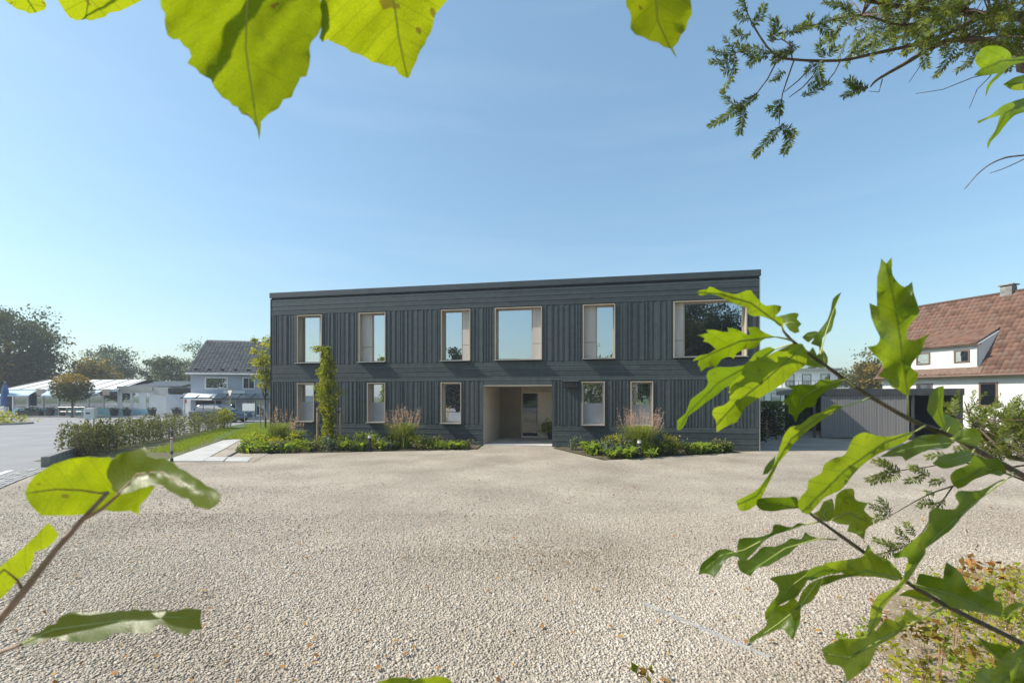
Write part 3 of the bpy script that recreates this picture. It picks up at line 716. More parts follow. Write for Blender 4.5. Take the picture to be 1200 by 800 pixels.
cf = empty('cafe', (-52.5, 47.8, .10), R(0), 'single-storey glazed street cafe with pale sheet roof and awnings', 'cafe')
MB().box(0, 11.2, 2.2, 8, 0, 2.9).build('wall', 'white_wall', cf)
MB().box(0, 11.2, 0, .12, 0, .75).build('parapet', 'turquoise', cf)
MB().box(-.1, 11.2, .3, 2.2, -.05, .05).build('floor', 'concrete', cf)
for i in range(8): MB().box(.0 + i * 1.58, .13 + i * 1.58, -.01, .13, .75, 2.5).build('post', 'white_plastic', cf)
for i in range(7):
    MB().box(.13 + i * 1.58, 1.58 + i * 1.58, .05, .06, .78, 2.45).build('pane', 'far_glass', cf)
crf = MB().add([(-.3, -.5, 2.72), (11.6, -.5, 2.72), (11.6, 3.2, 3.85), (.8, 3.2, 3.85), (11.6, 8.2, 2.9), (-.3, 8.2, 2.9)], [(0, 1, 2, 3), (3, 2, 4, 5)]).build('roof', 'white_plastic', cf)
for i in range(8): MB().tube([(-.3 + i * 1.65, -.52, 2.75), (.5 + i * 1.55, 3.2, 3.89)], .03, n=5).build('roof_seam', 'metal_sill', crf)
MB().box(-.3, 11.6, -.56, -.50, 2.48, 2.73).build('fascia', 'awning_cloth', cf)
for a, b in ((.1, 3.2), (4.4, 7.4), (8.2, 10.0)):
    MB().add([(a, -1.35, 2.12), (b, -1.35, 2.12), (b, -.57, 2.62), (a, -.57, 2.62), (a, -1.35, 1.98), (b, -1.35, 1.98)], [(0, 1, 2, 3), (4, 5, 1, 0)]).build('awning', 'awning_cloth', cf)
for a in (3.5, 7.5, 10.3): MB().add([(a, -.9, 2.1), (a + .7, -.9, 2.1), (a + .5, -.58, 2.75), (a - .3, -.58, 2.75)], [(0, 1, 2, 3)]).build('awning_arm', 'black_metal', cf)
for x, w_ in ((1.0, .8), (4.6, 1.1), (8.4, .7)): MB().box(x, x + w_, .8, 1.2, .05, 1.7).build('counter', 'interior_beige', cf)
# flat-roofed wing of the cafe
MB().box(11.25, 16.2, 0, 7, 0, 2.55).build('wing_wall', 'white_wall', cf)
MB().box(11.3, 15.0, -.35, 7.1, 2.55, 3.05).build('wing_fascia', 'metal_sill', cf)
MB().box(15.02, 16.6, -.25, 7.1, 2.2, 2.95).build('wing_fascia', 'concrete', cf)
MB().add([(11.2, .5, 3.06), (17.3, .5, 3.06), (16.6, 5, 3.75), (11.6, 5, 3.75)], [(0, 1, 2, 3)]).build('wing_roof', 'dark_metal', cf)
for a, b in ((11.5, 12.5), (12.6, 13.4), (14.0, 14.5)): casement(cf, a, b, .75, 2.4, 0, 'white_plastic', .07)
MB().box(11.3, 14.6, -.03, -.004, .02, .65).build('plinth', 'turquoise', cf)
wg = MB().box(16.62, 18.4, -.6, 5, 0, 2.2).build('porch', 'grey_plaster', cf)
MB().box(18.42, 18.9, -.62, 5, 0, 2.3).build('porch_pier', 'white_wall', cf)
MB().box(16.9, 18.9, -.7, 5.2, 2.35, 2.85).build('porch_roof', 'black_metal', cf)
MB().box(18.52, 18.78, -.635, -.625, 1.3, 1.8).build('notice', 'red_paint', cf)

# things outside the cafe
def pot(x, y, label, big=1.0):
    e = empty('plant_pot', (x, y, .1), 0, label, 'plant pot', 'dark plant pots along the cafe front')
    MB().lathe([(.24 * big, 0), (.34 * big, .5 * big), (.34 * big, .56 * big), (.29 * big, .56 * big)], n=12).build('pot', 'black_metal', e)
    V, F, rn = leaf_quads(RNG.normal(size=(70, 3)) * [.17 * big, .17 * big, .09] + [0, 0, .62 * big], .14)
    mesh_np('leaves', V, F, 'leaf_dark', e, rn)
for x, t in ((-47.6, 'dark plant pot before the awning next to the clipped round tree'), (-46.3, 'dark plant pot standing next to the trunk of the round tree'), (-41.0, 'dark plant pot below the cafe wing window, beside its twin'),
             (-39.7, 'dark plant pot under the turquoise plinth, beside the wing door'), (-37.1, 'dark plant pot under the cantilevered fascia of the cafe wing'), (-34.6, 'dark plant pot at the white pier with a red notice')):
    pot(x, 46.9, t, 1.15)
pt = empty('planter_box', (-49.6, 46.8, .1), 0, 'long dark planter box with low plants before the cafe', 'planter')
MB().box(-1.2, 1.2, -.25, .25, 0, .5).build('box', 'black_metal', pt)
V, F, rn = leaf_quads(RNG.normal(size=(260, 3)) * [.6, .15, .12] + [0, 0, .6], .16); mesh_np('leaves', V, F, 'leaf_dark', pt, rn)
ub = empty('parasol', (-51.8, 46.5, .1), 0, 'closed blue parasol on a white pole at the cafe corner', 'parasol')
MB().tube([(0, 0, 0), (0, 0, 3.5)], .03).build('pole', 'white_plastic', ub)
MB().lathe([(.30, 1.0), (.34, 1.5), (.27, 2.6), (.12, 3.2), (.03, 3.4)], n=10).build('canopy', 'blue_cloth', ub)
MB().lathe([(.3, 0), (.3, .12), (.05, .15)], n=12).build('base', 'concrete', ub)
rl = empty('railing', (-53.6, 46.4, .1), 0, 'low white picket railing at the cafe terrace', 'railing')
for i in range(15): MB().box(i * .16, i * .16 + .05, -.02, .02, .0, .85).build('picket', 'white_plastic', rl)
MB().box(0, 2.3, -.03, .03, .852, .9).build('rail', 'white_plastic', rl)
rl2 = empty('railing', (-46.2, 46.35, .1), 0, 'thin metal railing between pots in front of the cafe', 'railing')
for i in range(6): MB().tube([(i * .8, 0, 0), (i * .8, 0, .9)], .025, n=6).build('post', 'metal_sill', rl2)
for z in (.45, .9): MB().tube([(0, 0, z), (4, 0, z)], .02, n=6).build('rail', 'metal_sill', rl2)

# ------------------------------------------------------------------ white apartment block behind the hedge
ap = empty('apartment_block', (32.5, 62, 0), R(-6), 'distant white stepped apartment block with railed balconies', 'building')
MB().box(0, 12, 0, 9, 0, 3.1).build('wall', 'white_wall', ap)
MB().box(4.6, 12, 1.6, 9, 3.1, 5.6).build('wall', 'white_wall', ap)
MB().box(4.2, 12.4, 1.2, 9.4, 5.602, 5.9).build('roof', 'metal_sill', ap)
MB().box(-.3, 12.3, -.3, 1.55, 3.102, 3.25).build('terrace', 'white_wall', ap)
for k in range(24): MB().box(-.2 + k * .52, -.16 + k * .52, -.25, -.2, 3.25, 4.15).build('baluster', 'dark_metal', ap)
MB().box(-.25, 12.2, -.26, -.19, 4.15, 4.2).build('handrail', 'dark_metal', ap)
for x in (5.2, 7.4, 9.8): casement(ap, x, x + 1.2, 3.5, 5.1, 1.6, 'dark_metal', .08)
for x in (.5, 2.6, 4.8, 7.2, 9.6): casement(ap, x, x + 1.3, .6, 2.5, 0, 'dark_metal', .08)

# ------------------------------------------------------------------ car
mat('car_paint', (.055, .10, .16), (.06, .11, .17), rough=.25, spec=.6, metal=.3)
mat('tyre', (.015, .015, .016), (.02, .02, .021), rough=.9)
mat('tail_light', (.35, .02, .02), (.4, .03, .03), rough=.3)
car = empty('parked_car', (-25.9, 37.2, 0), R(4), 'blue-grey estate car parked before the grey house', 'car')
side = [(0, .42), (.03, .78), (.10, .92), (.5, .95), (2.6, .95), (3.55, .86), (4.2, .72), (4.32, .55), (4.3, .34), (3.9, .28), (.35, .28), (.06, .33)]
MB().extrude_y(side, -.86, .86).build('body', 'car_paint', car, bevel=.04)
MB().extrude_y([(.12, .951), (.5, 1.36), (.75, 1.44), (1.9, 1.45), (2.2, 1.40), (3.05, .951)], -.70, .70).build('cabin', 'car_paint', car, bevel=.05)
for s in (-1, 1):
    y = s * .705
    for prof in ([(.38, .98), (.62, 1.33), (1.02, 1.36), (1.02, .98)], [(1.08, .98), (1.08, 1.36), (1.85, 1.37), (1.85, .98)], [(1.91, .98), (1.91, 1.37), (2.15, 1.33), (2.75, .98)]):
        MB().extrude_y(prof, y - .006, y + .006).build('window', 'far_glass', car)
MB().add([(2.28, -.6, 1.36), (2.28, .6, 1.36), (3.02, .66, .985), (3.02, -.66, .985)], [(0, 1, 2, 3)]).build('windscreen', 'far_glass', car)
MB().add([(.16, -.6, 1.0), (.16, .6, 1.0), (.46, .6, 1.34), (.46, -.6, 1.34)], [(0, 1, 2, 3)]).build('rear_window', 'far_glass', car)
for x in (.85, 3.4):
    for s in (-1, 1):
        w = MB().tube([(x, s * .70, .32), (x, s * .90, .32)], .32, n=20).build('wheel', 'tyre', car)
        MB().tube([(x, s * .905, .32), (x, s * .915, .32)], .2, n=14).build('rim', 'metal_sill', w)
for s in (-1, 1):
    MB().box(-.005, .12, s * .7 - .14, s * .7 + .14, .74, .9).build('tail_light', 'tail_light', car)
    MB().box(4.1, 4.31, s * .62 - .16, s * .62 + .16, .56, .68).build('headlight', 'white_plastic', car)
    MB().box(2.35, 2.5, s * .93 - .08, s * .93 + .08, .98, 1.1).build('mirror', 'car_paint', car)

# ------------------------------------------------------------------ signs, posts, bollards
ys = empty('yield_sign', (-20.6, 33.3, 0), R(-20), 'give-way sign on a pale post at the lawn edge', 'sign')
MB().tube([(0, 0, 0), (0, 0, 2.62)], .035).build('post', 'metal_sill', ys)
MB().extrude_y([(-.36, 2.62), (.36, 2.62), (0, 2.0)], -.045, -.037).build('plate', 'brown_trim', ys)
MB().extrude_y([(-.24, 2.555), (.24, 2.555), (0, 2.14)], -.05, -.0455).build('plate_face', 'white_plastic', ys)
nb = empty('notice_board', (-20.6, 35.0, 0), R(-8), 'white rectangular notice board on two posts before the grey house', 'sign')
for x in (.05, .8): MB().tube([(x, 0, 0), (x, 0, 1.6)], .03).build('post', 'metal_sill', nb)
MB().box(-.1, .95, -.06, -.031, 1.0, 1.58).build('board', 'white_plastic', nb)
mb_ = empty('letter_box', (-16.55, 17.6, 0), R(18), 'small white letter box on two posts behind the hedge', 'letter box')
for x in (.06, .26): MB().tube([(x, .1, 0), (x, .1, 1.35)], .022, n=8).build('post', 'metal_sill', mb_)
MB().box(0, .32, -.02, .2, 1.27, 1.70).build('box', 'white_plastic', mb_, bevel=.01)
MB().box(.06, .20, -.026, -.021, 1.48, 1.53).build('slot', 'black_metal', mb_)
dl_ = empty('marker_post', (-11.25, 15.05, 0), 0, 'slim grey marker post with dark head and red band beside the path', 'post')
MB().tube([(0, 0, 0), (0, 0, .12)], .045, n=12).build('foot', 'black_metal', dl_)
MB().tube([(0, 0, .12), (0, 0, .74)], .036, n=12).build('shaft', 'metal_sill', dl_)
MB().tube([(0, 0, .25), (0, 0, .36)], .038, n=12).build('band', 'dark_metal', dl_)
MB().tube([(0, 0, .74), (0, 0, .78)], .038, n=12).build('band', 'red_paint', dl_)
MB().tube([(0, 0, .781), (0, 0, .82)], .036, n=12).build('band', 'white_plastic', dl_)
MB().tube([(0, 0, .82), (0, 0, 1.02)], .036, n=12).build('head', 'dark_metal', dl_)
MB().tube([(0, 0, 1.02), (0, 0, 1.2)], .012, n=8).build('pin', 'black_metal', dl_)
def bollard(x, y, label):
    e = empty('bollard_light', (x, y, .01), 0, label, 'bollard light', 'bollard lights in the planting beds')
    MB().tube([(0, 0, 0), (0, 0, .50)], .07, n=16).build('shaft', 'dark_metal', e)
    MB().tube([(0, 0, .501), (0, 0, .58)], .066, n=16).build('lens', 'white_plastic', e)
    MB().tube([(0, 0, .581), (0, 0, .61)], .072, n=16).build('cap', 'metal_sill', e)
bollard(-5.66, 18.1, 'dark bollard light beside the staked columnar tree')
bollard(4.52, 16.15, 'dark bollard light before the tall pink-plumed grass clump')
# ------------------------------------------------------------------ trees
def tree(name, label, loc, h, radii, cz, n_clump, per, leaf, m, trunk_r=.15, spread=.5, group=None, seed=1, cat='tree', up=.0, limbs=10, shell=.5, aspect=.6, fork=.35):
    rng = np.random.default_rng(seed); e = empty(name, loc, 0, label, cat, group)
    cc, pts, idx = clumps((0, 0, cz), radii, n_clump, per, spread, rng, shell)
    pts[:, 2] = np.maximum(pts[:, 2], .15)
    V, F, _ = leaf_quads(pts, leaf, aspect, up, .35, rng)
    tone = rng.random(n_clump)
    rn = np.clip(np.repeat(.65 * tone[idx] + .35 * rng.random(len(idx)), 4), 0, 1)
    top = cz + radii[2] * .5
    b = MB(); wob = [(rng.normal() * .03 * h, rng.normal() * .03 * h) for _ in range(5)]
    tp = [(0, 0, -.05)] + [(wob[i][0] * i / 5, wob[i][1] * i / 5, top * (i + 1) / 5) for i in range(5)]
    b.tube(tp, [trunk_r * (1 - .8 * i / 5) for i in range(6)], n=9).build('trunk', 'bark', e, smooth=True)
    lm = MB()
    for i in rng.choice(n_clump, min(limbs, n_clump), replace=False):
        c = cc[i]; t = rng.uniform(fork, .85); z0 = top * t; s = Vector((0, 0, z0)); q = Vector(c)
        mid = (s + q) / 2 + Vector((0, 0, -.04 * h))
        lm.tube([s, mid, q], [trunk_r * .4 * (1 - t * .6), trunk_r * .22, trunk_r * .07], n=5)
    lm.build('limbs', 'bark', e, smooth=True)
    mesh_np('crown', V, F, m, e, rn)
    return e

# tall trees left of the cafe
tree('tall_tree', 'tall dark green tree rising behind the cafe corner', (-62, 56, 0), 13.5, (5.6, 5, 5.4), 7.6, 150, 150, .30, 'leaf_far', .38, .75, seed=2, limbs=24, group='trees behind the cafe')
tree('tall_tree', 'yellowing leafy tree beside the tall dark tree', (-61.0, 50.5, 0), 9, (3.0, 3, 3.4), 5.2, 60, 120, .26, 'leaf_autumn', .25, .6, seed=3, limbs=14, group='trees behind the cafe')
tree('tall_tree', 'dark bushy tree low behind the blue parasol', (-66, 60, 0), 8, (5, 4, 3.6), 4.2, 70, 120, .32, 'leaf_far', .25, .7, seed=33, limbs=10, group='trees behind the cafe')
tl = [(-66, 74, 10.3, 4.6, 'leaf_blue', 'bluish green round tree standing behind the pale cafe roof'), (-58.5, 78, 9.2, 4.2, 'leaf_far', 'dark spreading tree behind the end of the pale cafe roof'),
      (-50.0, 76, 11.0, 4.2, 'leaf_blue', 'broad bluish tree rising behind the cafe wing roof'), (-44.5, 78, 10.6, 3.6, 'leaf_olive', 'pale olive tree between two darker ones behind the garage'),
      (-40.5, 80, 9.4, 3.6, 'leaf_far', 'dark tree behind the garage beside the pale olive one'), (-36.5, 72, 7.2, 2.8, 'leaf_green', 'low green tree beside the gable of the grey house'),
      (-32, 75, 7.6, 3, 'leaf_green', 'green tree close behind the grey house gable'), (-57, 62, 6.4, 2.2, 'leaf_autumn', 'small yellowing tree peeping over the cafe roof')]
for i, (x, y, h, r_, m, t) in enumerate(tl):
    tree('broadleaf_tree', t, (x, y, 0), h, (r_, r_ * .9, h * .36), h * .62, 80, 110, .30, m, .22, .62, seed=40 + i, limbs=8, group='row of trees behind the cafe')
for i, (x, y, h, r_, m, t) in enumerate([(62, 92, 8.2, 3.5, 'leaf_green', 'distant green tree beyond the carport roof'), (68, 95, 8.0, 3.2, 'leaf_olive', 'distant pale olive tree beyond the carport roof'),
                                          (47, 60, 7.4, 1.8, 'leaf_autumn', 'brownish narrow tree beside the white house gable'), (56, 96, 7.4, 3.0, 'leaf_far', 'distant dark tree beside the apartment block')]):
    tree('broadleaf_tree', t, (x, y, 0), h, (r_, r_, h * .36), h * .62, 60, 100, .3, m, .18, .55, seed=70 + i, limbs=6, group='trees beyond the carport')
# clipped ball tree by the cafe
bt = empty('ball_tree', (-43.7, 45.2, .0), 0, 'clipped round-headed tree with orange top on a short trunk', 'tree')
MB().tube([(0, 0, 0), (.05, 0, 1.0), (0, 0, 1.9)], [.11, .09, .08]).build('trunk', 'bark', bt)
rng = np.random.default_rng(8)
d = unit(3600, rng); rr = rng.random(3600) ** .4 * (1 + .05 * np.sin(d[:, 0] * 9) * np.cos(d[:, 2] * 8)); pts = d * rr[:, None] * [1.75, 1.7, 1.45] + [0, 0, 2.95]
V, F, _ = leaf_quads(pts, .2, .6, rng=rng)
mesh_np('crown', V, F, 'leaf_maple', bt, np.repeat(np.clip(.55 * (d[:, 2] > .35) + .35 * rng.random(3600) - .1 * (d[:, 2] < 0), 0, 1), 4))

# slender staked tree in the bed
sx, sy = -7.55, 18.75
ct = empty('columnar_tree', (sx, sy, .01), 0, 'slender columnar tree tied between two stakes in the bed', 'tree')
rng = np.random.default_rng(12)
MB().tube([(0, 0, 0), (.03, 0, 1.5), (-.04, .02, 3.0), (-.12, 0, 4.2)], [.05, .04, .03, .012]).build('trunk', 'bark', ct)
z = rng.random(6400) ** .85 * 4.05 + .12; q = rng.random(6400) * 6.283
w = .36 * np.clip(1.05 - (z / 4.6) ** 4, .2, 1) * (1 + .55 * np.sin(z * 4.3 + 1) * np.sin(q * 2 + z * 1.7) + .3 * np.sin(z * 11 + q * 3)) * (.62 + .38 * np.clip((z - 1.15) / .7, -1, 1) ** 2)
rad = np.abs(w) * np.sqrt(rng.random(6400)) * 1.05 + .05 * rng.random(6400) ** 6
pts = np.stack([rad * np.cos(q) - .03 * z + .03, rad * np.sin(q), z], 1)
V, F, rn = leaf_quads(pts, .085, .6, rng=rng); mesh_np('crown', V, F, 'leaf_yellow', ct, rn * .5)
pts2 = np.stack([rng.normal(size=160) * .16 - .42, rng.normal(size=160) * .1, rng.normal(size=160) * .07 + 4.1], 1)
V, F, rn = leaf_quads(pts2, .09, .6, rng=rng); mesh_np('crown', V, F, 'leaf_yellow', ct, rn * .5)
for dx in (-.46, .46):
    s = empty('tree_stake', (sx + dx, sy, .01), 0, 'round wooden stake ' + ('nearer the bed path side of the columnar tree' if dx < 0 else 'between the columnar tree and the bollard light'), 'stake')
    MB().tube([(0, 0, -.2), (0, 0, 1.62)], .042, n=10).build('pole', 'stake_wood', s)
    MB().tube([(0, 0, 1.62), (0, 0, 1.68)], .044, n=10).build('cap', 'metal_sill', s)
tie = empty('tree_tie', (sx, sy, 1.55), 0, 'black strap tied across the two wooden stakes', 'strap')
MB().tube([(-.5, -.05, 0), (-.2, -.06, -.03), (.0, -.07, -.05), (.2, -.06, -.06), (.5, -.05, -.03)], .024, n=6).build('strap', 'black_metal', tie)
# young tree at the lawn, beside the building corner
yt = tree('young_tree', 'young yellow-green tree with level branches beside the building corner', (-16.35, 30.2, 0), 6.2, (1.0, .9, 2.3), 4.0, 40, 46, .15, 'leaf_yellow', .06, .2, seed=14, limbs=30, shell=.25, fork=.3)
for dx in (-.3, .35):
    s = empty('tree_stake', (-16.35 + dx, 30.1, 0), 0, 'thin stake by the young yellow-green tree, ' + ('lawn side' if dx < 0 else 'building side'), 'stake')
    MB().tube([(0, 0, -.1), (0, 0, 1.75)], .035, n=8).build('pole', 'stake_wood', s)

# ------------------------------------------------------------------ hedges
hd = empty('hedge', (-15.6, 15.9, 0), 0, 'loose olive-green hedge between the road and the path', 'hedge')
rng = np.random.default_rng(15)
hp = [Vector((-15.35, 15.9)), Vector((-16.4, 18.5)), Vector((-17.6, 23)), Vector((-19.3, 30.6))]
def along(t):
    k = min(int(t * 3), 2); f = t * 3 - k; return hp[k].lerp(hp[k + 1], f)
N = 17000; T = rng.random(N); base = np.array([[*along(t)] for t in T])
lump = .9 + .25 * np.sin(T * 60) + .15 * np.sin(T * 143 + 1)
zz = rng.random(N) ** .8 * 1.18 * (.88 + .14 * np.sin(T * 47) + .08 * np.sin(T * 111)); wid = .52 * lump * (1 - .35 * (zz / 1.2) ** 2)
off = (rng.random(N) * 2 - 1); off = np.sign(off) * np.abs(off) ** .6 * wid
pts = np.stack([base[:, 0] - 15.6 * -1 + off * .97, base[:, 1] - 15.9 + off * .25, zz + .04], 1)
V, F, rn = leaf_quads(pts, .085, .5, .25, rng=rng); mesh_np('foliage', V, F, 'leaf_olive', hd, rn)
st_ = MB()
for i in range(150):
    p = along(rng.random()); x, y = p.x + 15.6 + rng.normal() * .22, p.y - 15.9 + rng.normal() * .06; h = .7 + .55 * rng.random()
    st_.tube([(x, y, 0), (x + rng.normal() * .08, y + rng.normal() * .08, h)], [.012, .004], n=4)
st_.build('stems', 'twig_bark', hd)
sp = tree('shrub', 'golden-leaved shrub at the far end of the hedge', (-18.9, 29.8, 0), 1.4, (.55, .5, .55), .75, 26, 45, .10, 'leaf_yellow', .03, .14, seed=16, cat='shrub', limbs=8)
ih = empty('island_hedge', (-38.5, 34.6, 0), 0, 'yellow-leaved low hedge on the traffic island', 'hedge')
pts = np.stack([rng.random(3000) * 7 - 6.4, rng.normal(size=3000) * .9, rng.random(3000) * .9 + .12], 1); pts[:, 2] *= np.clip(1.05 - np.abs(pts[:, 1]) * .25 - .3 * (pts[:, 0] > .2), .3, 1)
V, F, rn = leaf_quads(pts, .14, .6, rng=rng); mesh_np('foliage', V, F, 'leaf_yellow', ih, rn)
il = MB().prism([(-46, 32.9), (-39, 33.0), (-37.2, 34), (-37.2, 35.4), (-39, 36.4), (-46, 36.5)], -.05, .12).build('traffic_island', 'concrete_old'); tag(il, kind='structure')
gl = empty('garden_hedge', (12.9, 25.2, 0), R(-3), 'tall dark hedge in the shade behind the building', 'hedge')
pts = np.stack([rng.random(7000) * 3.6 - 1.2, rng.random(7000) * 1.3, rng.random(7000) * 1.85 + .02], 1)
V, F, rn = leaf_quads(pts, .13, .5, rng=rng); mesh_np('foliage', V, F, 'leaf_green', gl, rn)
for i, (x, y, s_, t) in enumerate([(11.1, 20.6, .7, 'leafy plant at the foot of the building corner'), (14.2, 22.6, 1.15, 'upright bare-stemmed shrub next to the carport wall'), (13.3, 22.9, 1.3, 'dark upright shrub between the hedge and the carport')]):
    tree('shrub', t, (x, y, 0), s_ * 1.5, (.5 * s_, .45 * s_, .6 * s_), .8 * s_, 18, 50, .09, 'leaf_dark', .03, .15, seed=80 + i, cat='shrub', limbs=10)
pa = empty('pallet_stack', (13.0, 24.2, 0), R(4), 'stack of pale wooden pallets in front of the dark hedge', 'pallets')
for k in range(9):
    for j in range(5): piece('slat', 'stake_wood', pa, 0, 1.2, j * .18, j * .18 + .12, .12 + k * .15, .14 + k * .15)
    for j in range(3): piece('block', 'stake_wood', pa, j * .53, j * .53 + .14, .0, .84, .02 + k * .15, .118 + k * .15)

# lawn grass
def blades(name, label, poly_fn, n, h, m, seed):
    rng = np.random.default_rng(seed); C = poly_fn(rng, n); n = len(C)
    q = rng.random(n) * 6.283; d = np.stack([np.cos(q), np.sin(q), np.zeros(n)], 1); w = .006 + .006 * rng.random(n)
    hh = h * (.5 + .8 * rng.random(n)); ln = rng.normal(size=(n, 2)) * .35
    V = np.empty((n, 3, 3)); V[:, 0] = C - d * w[:, None]; V[:, 1] = C + d * w[:, None]
    V[:, 2] = C + np.stack([ln[:, 0] * hh, ln[:, 1] * hh, hh], 1)
    o = mesh_np(name, V.reshape(-1, 3), np.arange(n * 3).reshape(-1, 3), m, None, np.repeat(rng.random(n), 3)); return tag(o, label, 'grass', kind='stuff')
def lawn_pts(rng, n):
    t = rng.random(n); y = 22.6 + 12.5 * t; xl = -14.4 - (y - 22.6) * .46; xr = -12.1 + 0 * y
    x = xl + (xr - xl) * rng.random(n); return np.stack([x, y, np.full(n, .01)], 1)
blades('grass', 'bright green lawn grass beside the building corner', lawn_pts, 42000, .085, 'leaf_bright', 5)
def patch_pts(rng, n):
    y = 2.8 + 3 * rng.random(n); x = .75 * y + .9 + (rng.random(n)) * (y * .5); k = rng.random(n) > .0
    return np.stack([x, y, np.full(n, .008)], 1)[k]
blades('weeds', 'sparse dry weeds on the soil beside the yard', patch_pts, 2200, .07, 'leaf_yellow', 6)

# ------------------------------------------------------------------ bed plants
def shrub(name, loc, rx, h, leaf, m, n, seed, label, group, cat='shrub', aspect=.55, up=.3):
    rng = np.random.default_rng(seed); e = empty(name, loc, 0, label, cat, group)
    k = max(6, n // 40); cc, pts, idx = clumps((0, 0, h * .5), (rx * .8, rx * .8, h * .45), k, n / k, rx * .22, rng, .3)
    pts[:, 2] = np.clip(pts[:, 2], .02, None)
    V, F, _ = leaf_quads(pts, leaf, aspect, up, .35, rng)
    mesh_np('foliage', V, F, m, e, np.repeat(np.clip(.5 * rng.random(k)[idx] + .5 * rng.random(len(idx)), 0, 1), 4))
    s = MB()
    for i in range(min(8, k)): s.tube([(rng.normal() * .02, rng.normal() * .02, 0), tuple(cc[i] * .9)], [.01, .004], n=4)
    s.build('stems', 'twig_bark', e); return e

def rosette(loc, r, h, n, m, seed, label, group):
    """broad arching leaves from one crown"""
    rng = np.random.default_rng(seed); e = empty('perennial', loc, 0, label, 'plant', group); V = []; F = []; rn = []
    for i in range(n):
        q = rng.random() * 6.283; d = np.array([math.cos(q), math.sin(q), 0]); s = np.array([-d[1], d[0], 0]); L_ = r * (.5 + .7 * rng.random()); hh = h * (.5 + .7 * rng.random()); w = L_ * .16; o0 = np.append(rng.normal(size=2) * r * .3, 0); k = len(V)
        for t, ww in ((0, .25), (.35, 1), (.7, .9), (1, .05)):
            c = o0 + d * L_ * t + np.array([0, 0, hh * math.sin(min(t * 2.3, 2.6)) + .01])
            V += [c - s * w * ww, c + s * w * ww + [0, 0, .01]]; rn += [rng.random() * .2 + .6 * (i % 5) / 5] * 2
        F += [(k, k + 1, k + 3, k + 2), (k + 2, k + 3, k + 5, k + 4), (k + 4, k + 5, k + 7, k + 6)]
    mesh_np('foliage', np.array(V), np.array(F), m, e, np.array(rn)); return e

def fountain_grass(loc, h, r, n, npl, seed, label, green='grass_blade'):
    rng = np.random.default_rng(seed); e = empty('ornamental_grass', loc, 0, label, 'ornamental grass', 'ornamental grasses in the beds')
    V, F, rn = [], [], []
    for i in range(n):
        q = rng.random() * 6.283; d = np.array([math.cos(q), math.sin(q), 0]); s = np.array([-d[1], d[0], 0]) * .010; reach = r * (.3 + .9 * rng.random()); hh = h * (.45 + .3 * rng.random()); o0 = np.append(rng.normal(size=2) * r * .18, 0); k = len(V); c_ = rng.random()
        for t in (0, .4, .75, 1):
            c = o0 + d * reach * t ** 1.6 + np.array([0, 0, hh * (1 - (1 - t) ** 1.8) - .18 * hh * t ** 3]); V += [c - s * (1 - t * .9), c + s * (1 - t * .9)]; rn += [c_, c_]
        for j in range(3): F.append((k + 2 * j, k + 2 * j + 1, k + 2 * j + 3, k + 2 * j + 2))
    mesh_np('blades', np.array(V), np.array(F), green, e, np.array(rn))
    stm = MB(); C = []; D = []
    for i in range(npl):
        q = rng.random() * 6.283; rr = r * .95 * math.sqrt(rng.random()); top = np.array([math.cos(q) * rr, math.sin(q) * rr, h * (.66 + .34 * rng.random()) * (1 - .12 * rr / r)]); bot = np.array([top[0] * .2, top[1] * .2, .05])
        stm.tube([bot, (bot + top) / 2 + [top[0] * .08, top[1] * .08, .04], top], [.004, .003, .002], n=3)
        L_ = h * .20
        for t in range(24): C.append(top + np.array([top[0] * .12, top[1] * .12, L_]) * (rng.random() - .5) + rng.normal(size=3) * .026); D.append([rng.normal() * .6 + top[0], rng.normal() * .6, 1.2])
    stm.build('stalks', 'stake_wood', e)
    D = np.array(D); D /= np.linalg.norm(D, axis=1, keepdims=True)
    V, F, rn = leaf_quads(np.array(C), .05, .22, rng=rng, dirs=D); mesh_np('plumes', V, F, 'plume', e, rn); return e

GL_ = 'low plants in the bed with the staked tree'; GR_ = 'low plants in the bed right of the entrance'
fountain_grass((-4.55, 18.85, .01), 1.72, .85, 1300, 70, 1, 'tall pink-plumed grass clump beside the yellow-green bush near the entrance')
fountain_grass((4.75, 16.95, .01), 1.75, .90, 1400, 90, 2, 'tall pink-plumed grass clump behind the bollard light by the wall')
fountain_grass((-10.0, 19.6, .01), 1.65, .72, 900, 26, 3, 'sparse pinkish grass clump at the building corner, near the path')
fountain_grass((-9.15, 19.2, .01), 1.2, .55, 600, 14, 4, 'small pale grass clump between the corner grass and the staked tree')
rng = np.random.default_rng(30)
# bed with the tree
LM_L = [('the columnar tree', -7.55, 18.75), ('the bollard light', -5.66, 18.1), ('the corner grass clump', -10.0, 19.6), ('the small pale grass', -9.15, 19.2), ('the tall plumed grass', -4.55, 18.85), ('the path slabs', -9.2, 16.4), ('the entrance slab', -.9, 19.6), ('the dark wall', -6.8, 21.2)]
LM_R = [('the wall lamp', 2.2, 19.3), ('the bollard light', 4.52, 16.15), ('the tall plumed grass', 4.75, 16.95), ('the entrance slab', 1.7, 19.0), ('the far building corner', 9.3, 18.0), ('the bed tip', 3.2, 15.5), ('the dark wall', 6.2, 18.5)]
USED = {}
def where(kind, x, y, LM):
    o_ = sorted(LM, key=lambda q: (q[1] - x) ** 2 + (q[2] - y) ** 2)
    for s_ in (' beside %s' % o_[0][0], ' between %s and %s' % (o_[0][0], o_[1][0]), ' near %s and %s' % (o_[0][0], o_[2][0]), ' near %s and %s' % (o_[1][0], o_[2][0]), ' near %s and %s' % (o_[0][0], o_[3][0])):
        t_ = kind + s_
        if t_ not in USED: USED[t_] = 1; return t_
    return t_
